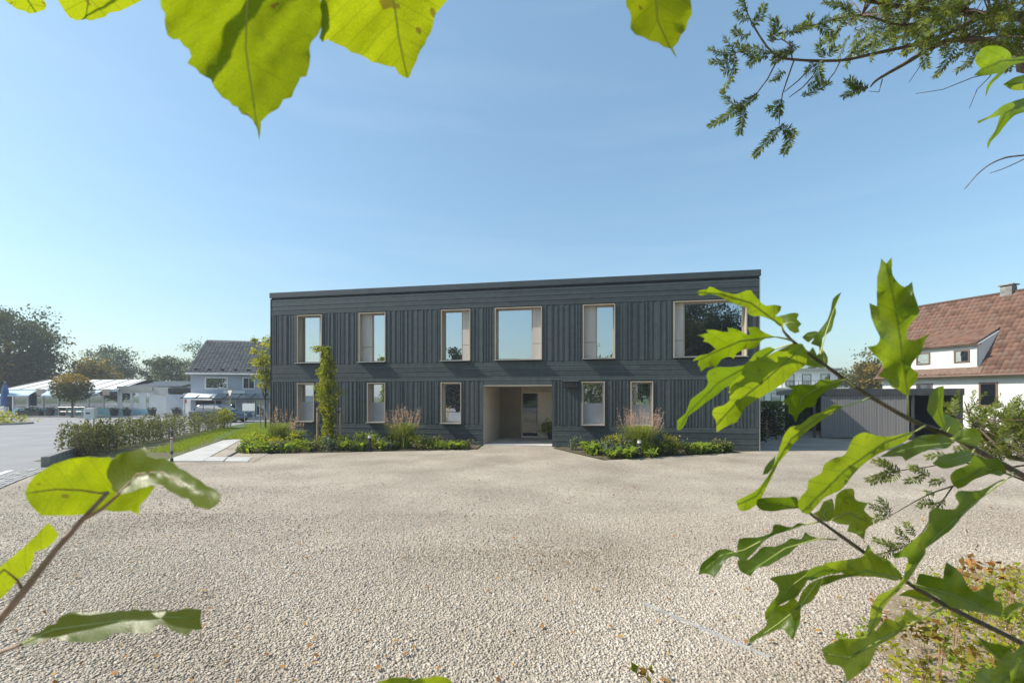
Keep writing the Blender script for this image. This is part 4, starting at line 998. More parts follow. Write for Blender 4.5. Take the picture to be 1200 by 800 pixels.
lab = {'leaf_bright': 'low bright green leafy perennial', 'leaf_yellow': 'low yellow-green bush', 'leaf_dark': 'low dark green bush', 'leaf_blue': 'low grey-green bushy plant', 'leaf_olive': 'pale olive ground-cover plant', 'leaf_green': 'low mid-green bushy plant'}
bl = [(-9.7, 17.55, .42, .42, 'leaf_bright'), (-9.1, 17.7, .40, .40, 'leaf_olive'), (-9.6, 18.3, .48, .55, 'leaf_yellow'), (-8.85, 18.5, .4, .62, 'leaf_yellow'), (-10.6, 18.6, .5, .5, 'leaf_bright'), (-11.1, 19.6, .55, .5, 'leaf_yellow'),
      (-8.3, 17.75, .42, .40, 'leaf_bright'), (-7.85, 17.95, .36, .38, 'leaf_olive'), (-7.95, 18.9, .45, .42, 'leaf_yellow'), (-7.2, 17.95, .40, .52, 'leaf_blue'), (-6.85, 18.3, .38, .55, 'leaf_green'), (-6.5, 18.0, .36, .45, 'leaf_bright'),
      (-6.2, 18.7, .38, .50, 'leaf_olive'), (-6.15, 18.15, .36, .48, 'leaf_green'), (-5.35, 18.3, .30, .62, 'leaf_yellow'), (-5.0, 18.3, .36, .55, 'leaf_blue'), (-4.85, 18.55, .33, .5, 'leaf_green'), (-3.85, 18.55, .46, .78, 'leaf_yellow'),
      (-3.3, 18.5, .35, .34, 'leaf_green'), (-2.75, 18.55, .40, .3, 'leaf_bright'), (-2.3, 18.7, .36, .32, 'leaf_green'), (-1.85, 18.75, .32, .3, 'leaf_olive'), (-8.5, 20.3, .5, .5, 'leaf_green'), (-6.3, 19.6, .5, .5, 'leaf_bright'), (-3.3, 19.3, .45, .4, 'leaf_olive'),
      (-11.4, 20.9, .5, .6, 'leaf_bright'), (-10.3, 17.6, .35, .3, 'leaf_green'), (-7.55, 18.45, .35, .5, 'leaf_green')]
for i, (x, y, r_, h, m) in enumerate(bl):
    shrub('bed_plant', (x, y, .01), r_ * 1.15, h * 1.12, .08 if m != 'leaf_bright' else .11, m, 420, 100 + i, where(lab[m], x, y, LM_L), 'low plants in the staked-tree bed', 'plant', .6 if m != 'leaf_bright' else .35)
br_ = [(2.55, 18.3, .28, .5, 'leaf_blue'), (3.75, 16.75, .44, .85, 'leaf_yellow'), (3.55, 16.4, .40, .55, 'leaf_blue'), (4.05, 16.5, .40, .6, 'leaf_blue'), (4.25, 16.25, .28, .4, 'leaf_green'), (4.95, 16.35, .34, .55, 'leaf_green'), (5.35, 16.55, .36, .5, 'leaf_green'),
       (6.05, 16.9, .42, .72, 'leaf_yellow'), (5.8, 16.75, .36, .5, 'leaf_green'), (6.55, 17.0, .32, .38, 'leaf_green'), (7.55, 17.35, .30, .34, 'leaf_green'), (8.0, 17.5, .32, .52, 'leaf_olive'), (8.35, 17.65, .28, .26, 'leaf_green'), (5.7, 17.3, .4, .5, 'leaf_green'), (3.1, 17.5, .36, .45, 'leaf_green')]
for i, (x, y, r_, h, m) in enumerate(br_):
    shrub('bed_plant', (x, y, .01), r_ * 1.15, h * 1.12, .08, m, 480, 140 + i, where(lab[m], x, y, LM_R), 'low plants in the wall-lamp bed', 'plant')
for i, (x, y, r_, h) in enumerate([(3.0, 17.0, .45, .38), (4.0, 15.95, .42, .34), (3.45, 15.85, .30, .25), (3.0, 16.7, .3, .3), (6.9, 17.05, .34, .36), (7.25, 17.25, .34, .34), (7.7, 17.4, .3, .3), (4.85, 16.1, .25, .28)]):
    rosette((x, y, .012), r_, h, 46, 'leaf_bright', 170 + i, where('broad-leaved rosette in the wall-lamp bed', x, y, LM_R), 'broad-leaved rosettes in the wall-lamp bed')
for i, (x, y, r_, h) in enumerate([(-9.35, 17.4, .35, .3), (-8.75, 17.55, .35, .32), (-10.0, 17.35, .3, .28), (-2.1, 18.55, .3, .26), (-2.5, 18.5, .3, .26), (-6.0, 18.05, .3, .3), (-5.2, 18.15, .25, .3)]):
    rosette((x, y, .012), r_, h, 40, 'leaf_bright', 190 + i, where('broad-leaved rosette in the staked-tree bed', x, y, LM_L), 'broad-leaved rosettes in the staked-tree bed')
# pot plant seen through the entrance door
dp = empty('pot_plant', (1.93, 22.55, .05), 0, 'leafy pot plant against the beige panel of the entrance', 'plant')
MB().lathe([(.14, 0), (.18, .28), (.15, .3)], n=14).build('pot', 'dark_metal', dp)
V, F, rn = leaf_quads(np.random.default_rng(9).normal(size=(300, 3)) * [.24, .10, .20] + [-.18, 0, .55], .13, .35); mesh_np('leaves', V, F, 'leaf_bright', dp, rn)

def verge_pts(rng, n):
    t = rng.random(n); y = 17.5 + 13 * t; x = -13.0 - (y - 17.5) * .42 + rng.normal(size=n) * .35 - .4; return np.stack([x, y, np.full(n, .006)], 1)
blades('verge_grass', 'rough grass growing between the hedge and the path', verge_pts, 15000, .08, 'leaf_bright', 9)
# ------------------------------------------------------------------ what the panes mirror: behind the camera
bh = empty('red_roofed_house', (-44, -20, 0), R(50), 'house with red tiled roof mirrored in the lower window panes', 'house')
MB().box(0, 16, 0, 9, 0, 2.1).build('wall', 'white_wall', bh)
brf = MB().add([(-.4, -.5, 1.95), (16.4, -.5, 1.95), (16.4, 4.5, 5.8), (-.4, 4.5, 5.8), (16.4, 9.5, 1.95), (-.4, 9.5, 1.95)], [(0, 1, 2, 3), (3, 2, 4, 5)]).build('roof', 'red_tile', bh)
MB().box(4, 4.6, 4, 4.6, 5.4, 6.6).build('chimney', 'red_tile', brf)
for x in (1.5, 4.5, 8, 11.5):
    casement(bh, x, x + 1.2, .7, 1.7, 9.05, 'brown_trim', .08, out=-.01)
for (x, y, h, s, t) in ((-22.4, -15.8, 9.2, 201, 'tall columnar conifer mirrored in the middle windows'), (-24.0, -15.0, 7.2, 202, 'shorter columnar conifer mirrored beside the tall one')):
    tree('columnar_conifer', t, (x, y, 0), h, (1.0, 1.0, h * .46), h * .5, 190, 90, .3, 'leaf_dark', .2, .38, seed=s, limbs=6, shell=.0)

for i, (x, y, h, r_, m, t) in enumerate([(-31, -30, 8.5, 4.2, 'leaf_green', 'round green tree mirrored beside the red roof'), (-14, -34, 9.5, 4.4, 'leaf_dark', 'broad dark tree mirrored in the panes by the entrance'), (-7, -30, 8.5, 4.0, 'leaf_green', 'green tree mirrored in the entrance door'),
        (-1, -33, 10, 4.6, 'leaf_dark', 'dark tree mirrored left of the wall lamp panes'), (5.5, -31, 9, 4.2, 'leaf_green', 'leafy tree mirrored in the pane beside the wall lamp'), (12, -33, 10, 4.6, 'leaf_dark', 'dark tree mirrored in the pane behind the plumed grass'), (19, -30, 9, 4.2, 'leaf_green', 'green tree beyond the yew, mirrored in the end panes'), (-22, -36, 8, 4.2, 'leaf_olive', 'pale tree mirrored behind the columnar conifers'), (-38, -38, 9, 4.5, 'leaf_dark', 'dark tree behind the mirrored red roof')]):
    tree('broadleaf_tree', t, (x, y, 0), h, (r_, r_ * .9, h * .42), h * .52, 60, 90, .42, m, .22, .62, seed=240 + i, limbs=6, group='trees behind the photographer')

def growth(name, label, n, size, m, seed, hmax):
    rng = np.random.default_rng(seed); k = 70
    cy = 2.9 + 2.4 * rng.random(k) ** 1.3; cx = cy * (.88 + .34 * rng.random(k)); idx = rng.integers(0, k, n)
    pts = np.stack([cx[idx] + rng.normal(size=n) * .09, cy[idx] + rng.normal(size=n) * .09, .02 + np.abs(rng.normal(size=n)) * hmax * (.4 + rng.random(k)[idx])], 1)
    V, F, rn = leaf_quads(pts, size, .6, .2, rng=rng); tag(mesh_np(name, V, F, m, None, rn), label, 'weeds', kind='stuff')
growth('undergrowth', 'low yellow-green weeds covering the soil by the yard', 1300, .04, 'leaf_yellow', 61, .07)
growth('undergrowth', 'reddish dry leaves among the weeds by the yard', 800, .04, 'seedling_leaf', 62, .05)
# ------------------------------------------------------------------ foreground leaves
def blade_mat(name, dark, light, tcol, tcol2, rough=.36, tw=.5, spots=0.0):
    m, n, l, b = nodes(name)
    uv = n.new('ShaderNodeUVMap'); uv.uv_map = 'UVMap'; sx = n.new('ShaderNodeSeparateXYZ'); l.new(uv.outputs['UV'], sx.inputs['Vector'])
    def math_(op, a, b_=None, c=None):
        q = n.new('ShaderNodeMath'); q.operation = op
        for i, v in enumerate((a, b_, c)):
            if v is None: continue
            if isinstance(v, (int, float)): q.inputs[i].default_value = v
            else: l.new(v, q.inputs[i])
        return q.outputs[0]
    au = math_('ABSOLUTE', sx.outputs['X'])
    s = math_('SUBTRACT', sx.outputs['Y'], math_('MULTIPLY', au, .75))
    fr = math_('FRACT', math_('MULTIPLY', s, 4.6))
    vein = math_('LESS_THAN', math_('ABSOLUTE', math_('SUBTRACT', fr, .5)), .035)
    mid = math_('LESS_THAN', au, .012)
    vm = math_('MAXIMUM', math_('MULTIPLY', vein, .55), math_('MULTIPLY', mid, .9))
    tc = n.new('ShaderNodeTexCoord')
    nz = n.new('ShaderNodeTexNoise'); nz.inputs['Scale'].default_value = 38; nz.inputs['Detail'].default_value = 6; l.new(tc.outputs['Object'], nz.inputs['Vector'])
    vo = n.new('ShaderNodeTexVoronoi'); vo.feature = 'DISTANCE_TO_EDGE'; vo.inputs['Scale'].default_value = 420; l.new(tc.outputs['Object'], vo.inputs['Vector'])
    oi = n.new('ShaderNodeObjectInfo')
    f = math_('ADD', math_('MULTIPLY', nz.outputs['Fac'], 1.0), math_('MULTIPLY', math_('SUBTRACT', oi.outputs['Random'], .5), 1.0))
    def ramp(c1, c2):
        r = n.new('ShaderNodeValToRGB'); e = r.color_ramp.elements; e[0].position = .3; e[0].color = (*c1, 1); e[1].position = .7; e[1].color = (*c2, 1); l.new(f, r.inputs['Fac']); return r.outputs['Color']
    def mixc(a, bcol, fac):
        q = n.new('ShaderNodeMix'); q.data_type = 'RGBA'; l.new(fac, q.inputs['Factor']); l.new(a, q.inputs['A']); q.inputs['B'].default_value = (*bcol, 1); return q.outputs['Result']
    base = mixc(ramp(dark, light), tuple(min(1, x * 2.0) for x in light), vm)
    tr = mixc(ramp(tcol, tcol2), tuple(x * .62 for x in tcol), vm)
    ve = math_('SUBTRACT', 1.0, math_('MINIMUM', math_('MULTIPLY', vo.outputs['Distance'], 5.0), 1.0))
    dk = n.new('ShaderNodeMix'); dk.data_type = 'RGBA'; dk.blend_type = 'MULTIPLY'; l.new(math_('MULTIPLY', ve, .5), dk.inputs['Factor']); l.new(tr, dk.inputs['A']); dk.inputs['B'].default_value = (.55, .6, .4, 1); tr = dk.outputs['Result']
    if spots:
        sp = n.new('ShaderNodeTexNoise'); sp.inputs['Scale'].default_value = 60; sp.inputs['Detail'].default_value = 2; l.new(tc.outputs['Object'], sp.inputs['Vector'])
        g = math_('GREATER_THAN', sp.outputs['Fac'], .69); tr = mixc(tr, (.16, .09, .02), math_('MULTIPLY', g, spots)); base = mixc(base, (.12, .07, .02), math_('MULTIPLY', g, spots))
    b.inputs['Roughness'].default_value = rough; b.inputs['Specular IOR Level'].default_value = .32
    l.new(base, b.inputs['Base Color'])
    t = n.new('ShaderNodeBsdfTranslucent'); l.new(tr, t.inputs['Color'])
    mxs = n.new('ShaderNodeMixShader'); mxs.inputs[0].default_value = tw
    l.new(b.outputs['BSDF'], mxs.inputs[1]); l.new(t.outputs['BSDF'], mxs.inputs[2]); l.new(mxs.outputs['Shader'], n['Material Output'].inputs['Surface'])
    bp = n.new('ShaderNodeBump'); bp.inputs['Strength'].default_value = .14; bp.inputs['Distance'].default_value = .001
    hsum = math_('ADD', math_('MULTIPLY', vm, 1.0), math_('MULTIPLY', vo.outputs['Distance'], .8))
    l.new(hsum, bp.inputs['Height']); l.new(bp.outputs['Normal'], b.inputs['Normal'])
blade_mat('oak_leaf', (.030, .062, .016), (.062, .105, .024), (.27, .40, .006), (.46, .58, .010), spots=.5)
blade_mat('linden_leaf', (.034, .066, .014), (.058, .098, .019), (.33, .41, .004), (.47, .54, .006), spots=.7)
mat('petiole', (.38, .44, .10), (.50, .52, .16), rough=.5, scale=30)
mat('petiole_red', (.30, .17, .10), (.42, .26, .16), rough=.5, scale=30)
mat('oak_bark', (.075, .062, .042), (.16, .13, .085), rough=.7, scale=70, bump=.2)

def inside(p, poly):
    c = False; j = len(poly) - 1
    for i in range(len(poly)):
        if ((poly[i][1] > p[1]) != (poly[j][1] > p[1])) and (p[0] < (poly[j][0] - poly[i][0]) * (p[1] - poly[i][1]) / (poly[j][1] - poly[i][1] + 1e-9) + poly[i][0]): c = not c
        j = i
    return c

def hermite(p0, p1, p2, p3, t):
    """rounded between outline points, but sharp where the outline turns back on itself (lobe tips, notches)"""
    def tan_(a, b, c, fwd):
        u = (b[0] - a[0], b[1] - a[1]); v = (c[0] - b[0], c[1] - b[1]); lu = math.hypot(*u) + 1e-9; lv = math.hypot(*v) + 1e-9
        cs = (u[0] * v[0] + u[1] * v[1]) / (lu * lv)
        if cs < .15:
            w = v if fwd else u; return (w[0] * .9, w[1] * .9)
        k = .5 * min(lu, lv) * 2 / (lu + lv); L_ = lv if fwd else lu
        d = (u[0] / lu + v[0] / lv, u[1] / lu + v[1] / lv); n_ = math.hypot(*d) + 1e-9
        return (d[0] / n_ * L_ * .8, d[1] / n_ * L_ * .8)
    m1 = tan_(p0, p1, p2, True); m2 = tan_(p1, p2, p3, False); t2, t3 = t * t, t ** 3
    a, b, c, d = 2 * t3 - 3 * t2 + 1, t3 - 2 * t2 + t, -2 * t3 + 3 * t2, t3 - t2
    return (a * p1[0] + b * m1[0] + c * p2[0] + d * m2[0], a * p1[1] + b * m1[1] + c * p2[1] + d * m2[1])

def smooth_outline(o, teeth=None, seed=0):
    """subdivide the outline; optional saw teeth"""
    rs = random.Random(seed); out = []; n = len(o)
    area = sum(o[i][0] * o[(i + 1) % n][1] - o[(i + 1) % n][0] * o[i][1] for i in range(n)); sg = 1 if area > 0 else -1
    for i in range(n):
        p0, p1, p2, p3 = o[i - 1], o[i], o[(i + 1) % n], o[(i + 2) % n]
        L_ = math.dist(p1, p2); k = max(1, int(L_ / (teeth[0] if teeth else 4)))
        dx, dy = (p2[0] - p1[0]) / (L_ + 1e-9), (p2[1] - p1[1]) / (L_ + 1e-9); nx, ny = dy * sg, -dx * sg
        out.append(p1)
        for q in range(1, k):
            t = q / k
            x, y = hermite(p0, p1, p2, p3, t)
            a = (teeth[1] * rs.uniform(.4, 1.1) if q % 2 else -.1) if teeth else rs.uniform(-.25, .25)
            out.append((x + nx * a, y + ny * a))
    return out

def seg_near(p, mid):
    """distance to the midrib line, signed by side, and the place along it (0..1)"""
    best = None; tot = sum(math.dist(mid[i], mid[i + 1]) for i in range(len(mid) - 1)); acc = 0
    for i in range(len(mid) - 1):
        a, b = mid[i], mid[i + 1]; dx, dy = b[0] - a[0], b[1] - a[1]; L2 = dx * dx + dy * dy; L_ = math.sqrt(L2)
        t = ((p[0] - a[0]) * dx + (p[1] - a[1]) * dy) / L2; tc = min(1, max(0, t))
        d = math.dist(p, (a[0] + dx * tc, a[1] + dy * tc)); cr_ = dx * (p[1] - a[1]) - dy * (p[0] - a[0])
        if best is None or d < best[0]: best = (d, 1 if cr_ > 0 else -1, (acc + tc * L_) / tot)
        acc += L_
    return best

def leaf(parent, outline, mid, d0, a, b, m='oak_leaf', fold=.25, curl=.15, wave=.009, teeth=None, stem=None, seed=0, step=9, rib='petiole'):
    """one leaf blade: its outline lies on a tilted, folded and rippled sheet at its own distance d0;
    a, b are the sheet's slopes (depth per lateral metre), fold lifts both halves about the midrib"""
    o = smooth_outline(outline, teeth, seed); x0, y0 = mid[0]
    ph = seed * 1.7
    def depth(x, y):
        dist, sg, t = seg_near((x, y), mid); k = d0 / FPX
        z = a * (x - x0) * k + b * (y - y0) * k
        z += -fold * dist * k + curl * (t - .5) ** 2 * 120 * k
        z += wave * (math.sin(x * .07 + ph) * math.cos(y * .083 + ph * .6) + .45 * math.sin(x * .17 + y * .11 + ph * 2) + .25 * math.sin(y * .29 - x * .21 + ph)) * min(1, dist / 22)
        return d0 + z
    xs = [p[0] for p in o]; ys = [p[1] for p in o]; pts = list(o)
    rs = random.Random(seed + 5)
    gx = min(xs) + step / 2
    while gx < max(xs):
        gy = min(ys) + step / 2
        while gy < max(ys):
            q = (gx + rs.uniform(-2, 2), gy + rs.uniform(-2, 2))
            if inside(q, o) and min(math.dist(q, e) for e in o) > step * .35: pts.append(q)
            gy += step
        gx += step
    for i in range(len(mid) - 1):
        k = max(2, int(math.dist(mid[i], mid[i + 1]) / step))
        for j in range(k):
            q = (mid[i][0] + (mid[i + 1][0] - mid[i][0]) * j / k, mid[i][1] + (mid[i + 1][1] - mid[i][1]) * j / k)
            if inside(q, o) and min(math.dist(q, e) for e in pts) > 2.5: pts.append(q)
    n = len(o)
    vs, es, fs, *_ = delaunay_2d_cdt([Vector(p) for p in pts], [], [list(range(n))], 1, 1e-4)
    me = bpy.data.meshes.new('leaf'); me.from_pydata([P(v.x, v.y, depth(v.x, v.y)) for v in vs], [], [tuple(f) for f in fs])
    uvl = me.uv_layers.new(name='UVMap'); info = []
    for v in vs:
        dist, sg, t = seg_near((v.x, v.y), mid); info.append((sg * dist / 100, t * sum(math.dist(mid[i], mid[i + 1]) for i in range(len(mid) - 1)) / 100))
    for lp in me.loops: uvl.data[lp.index].uv = info[lp.vertex_index]
    me.polygons.foreach_set('use_smooth', [True] * len(me.polygons)); me.update()
    ob = link('leaf', me, m, parent)
    rp = []
    for i in range(len(mid) - 1):
        for j in range(5):
            t = j / 5; x, y = mid[i][0] + (mid[i + 1][0] - mid[i][0]) * t, mid[i][1] + (mid[i + 1][1] - mid[i][1]) * t; rp.append(P(x, y, depth(x, y) - .0003))
    st = [P(*s) for s in stem] if stem else []
    full = st + rp; rad = [.0013] * len(st) + [.0008 * (1 - .8 * i / len(rp)) for i in range(len(rp))]
    MB().tube(full, rad, n=6).build('midrib', rib, ob, smooth=True)
    return ob

def Z(ox, oy, s, pts): return [(ox + x / s, oy + y / s) for x, y in pts]
z1 = lambda p: Z(780, 320, 4, p); z2 = lambda p: Z(980, 290, 4, p); z3 = lambda p: Z(840, 460, 4, p); z4 = lambda p: Z(1000, 460, 4, p); z5 = lambda p: Z(800, 590, 4, p); z6 = lambda p: Z(980, 600, 4, p); z8 = lambda p: Z(1000, 0, 3.48, p)

# ------------------------------------------------------------------ young oak
oak_at = P(1345, 600, .80); oak_at.z = 0
oak = empty('oak_sapling', oak_at, 0, 'young oak whose lobed leaves reach across the yard view', 'tree')
oakr = empty('oak_leaf_origin') if False else None
def rel(o):                       # foreground pieces are laid out in world space; seat them under their tree
    o.location = o.location - o.parent.location; return o
T0 = oak_at
MB().tube([(0, 0, -.1), (.01, 0, 1.0), (-.01, .01, 2.2), (.03, .02, 3.4)], [.022, .018, .014, .006], n=10).build('trunk', 'oak_bark', oak, smooth=True)
def branch(parent, path, r0, r1, m='oak_bark'):
    pts = [Vector(p) for p in path]; k = len(pts); fine = []
    for i in range(k - 1):
        p0, p1, p2, p3 = pts[max(i - 1, 0)], pts[i], pts[i + 1], pts[min(i + 2, k - 1)]
        for j in range(4):
            t = j / 4
            if m == 'linden_twig': fine.append(p1.lerp(p2, t)); continue
            fine.append(.5 * ((2 * p1) + (p2 - p0) * t + (2 * p0 - 5 * p1 + 4 * p2 - p3) * t * t + (3 * p1 - p0 - 3 * p2 + p3) * t ** 3))
    fine.append(pts[-1]); n = len(fine)
    rs = random.Random(int(r0 * 1e5) + n)
    return rel(MB().tube(fine, [(r0 + (r1 - r0) * i / (n - 1)) * rs.uniform(.9, 1.12) for i in range(n)], n=8).build('branch', m, parent, smooth=True))
branch(oak, [(T0.x, T0.y, 1.95), P(1260, 590, .72), P(1200, 558, .66), P(1150, 530, .64), P(1108, 508, .62), P(1068, 492, .60), P(1005, 455, .60), P(970, 430, .59), P(932, 402, .58), P(918, 388, .58)], .0050, .0014)
branch(oak, [(T0.x, T0.y, 1.62), P(1260, 790, .68), P(1195, 752, .62), P(1120, 715, .60), P(1060, 680, .58), P(1010, 645, .57), P(968, 615, .56), P(950, 602, .56), P(940, 592, .56)], .0042, .0012)
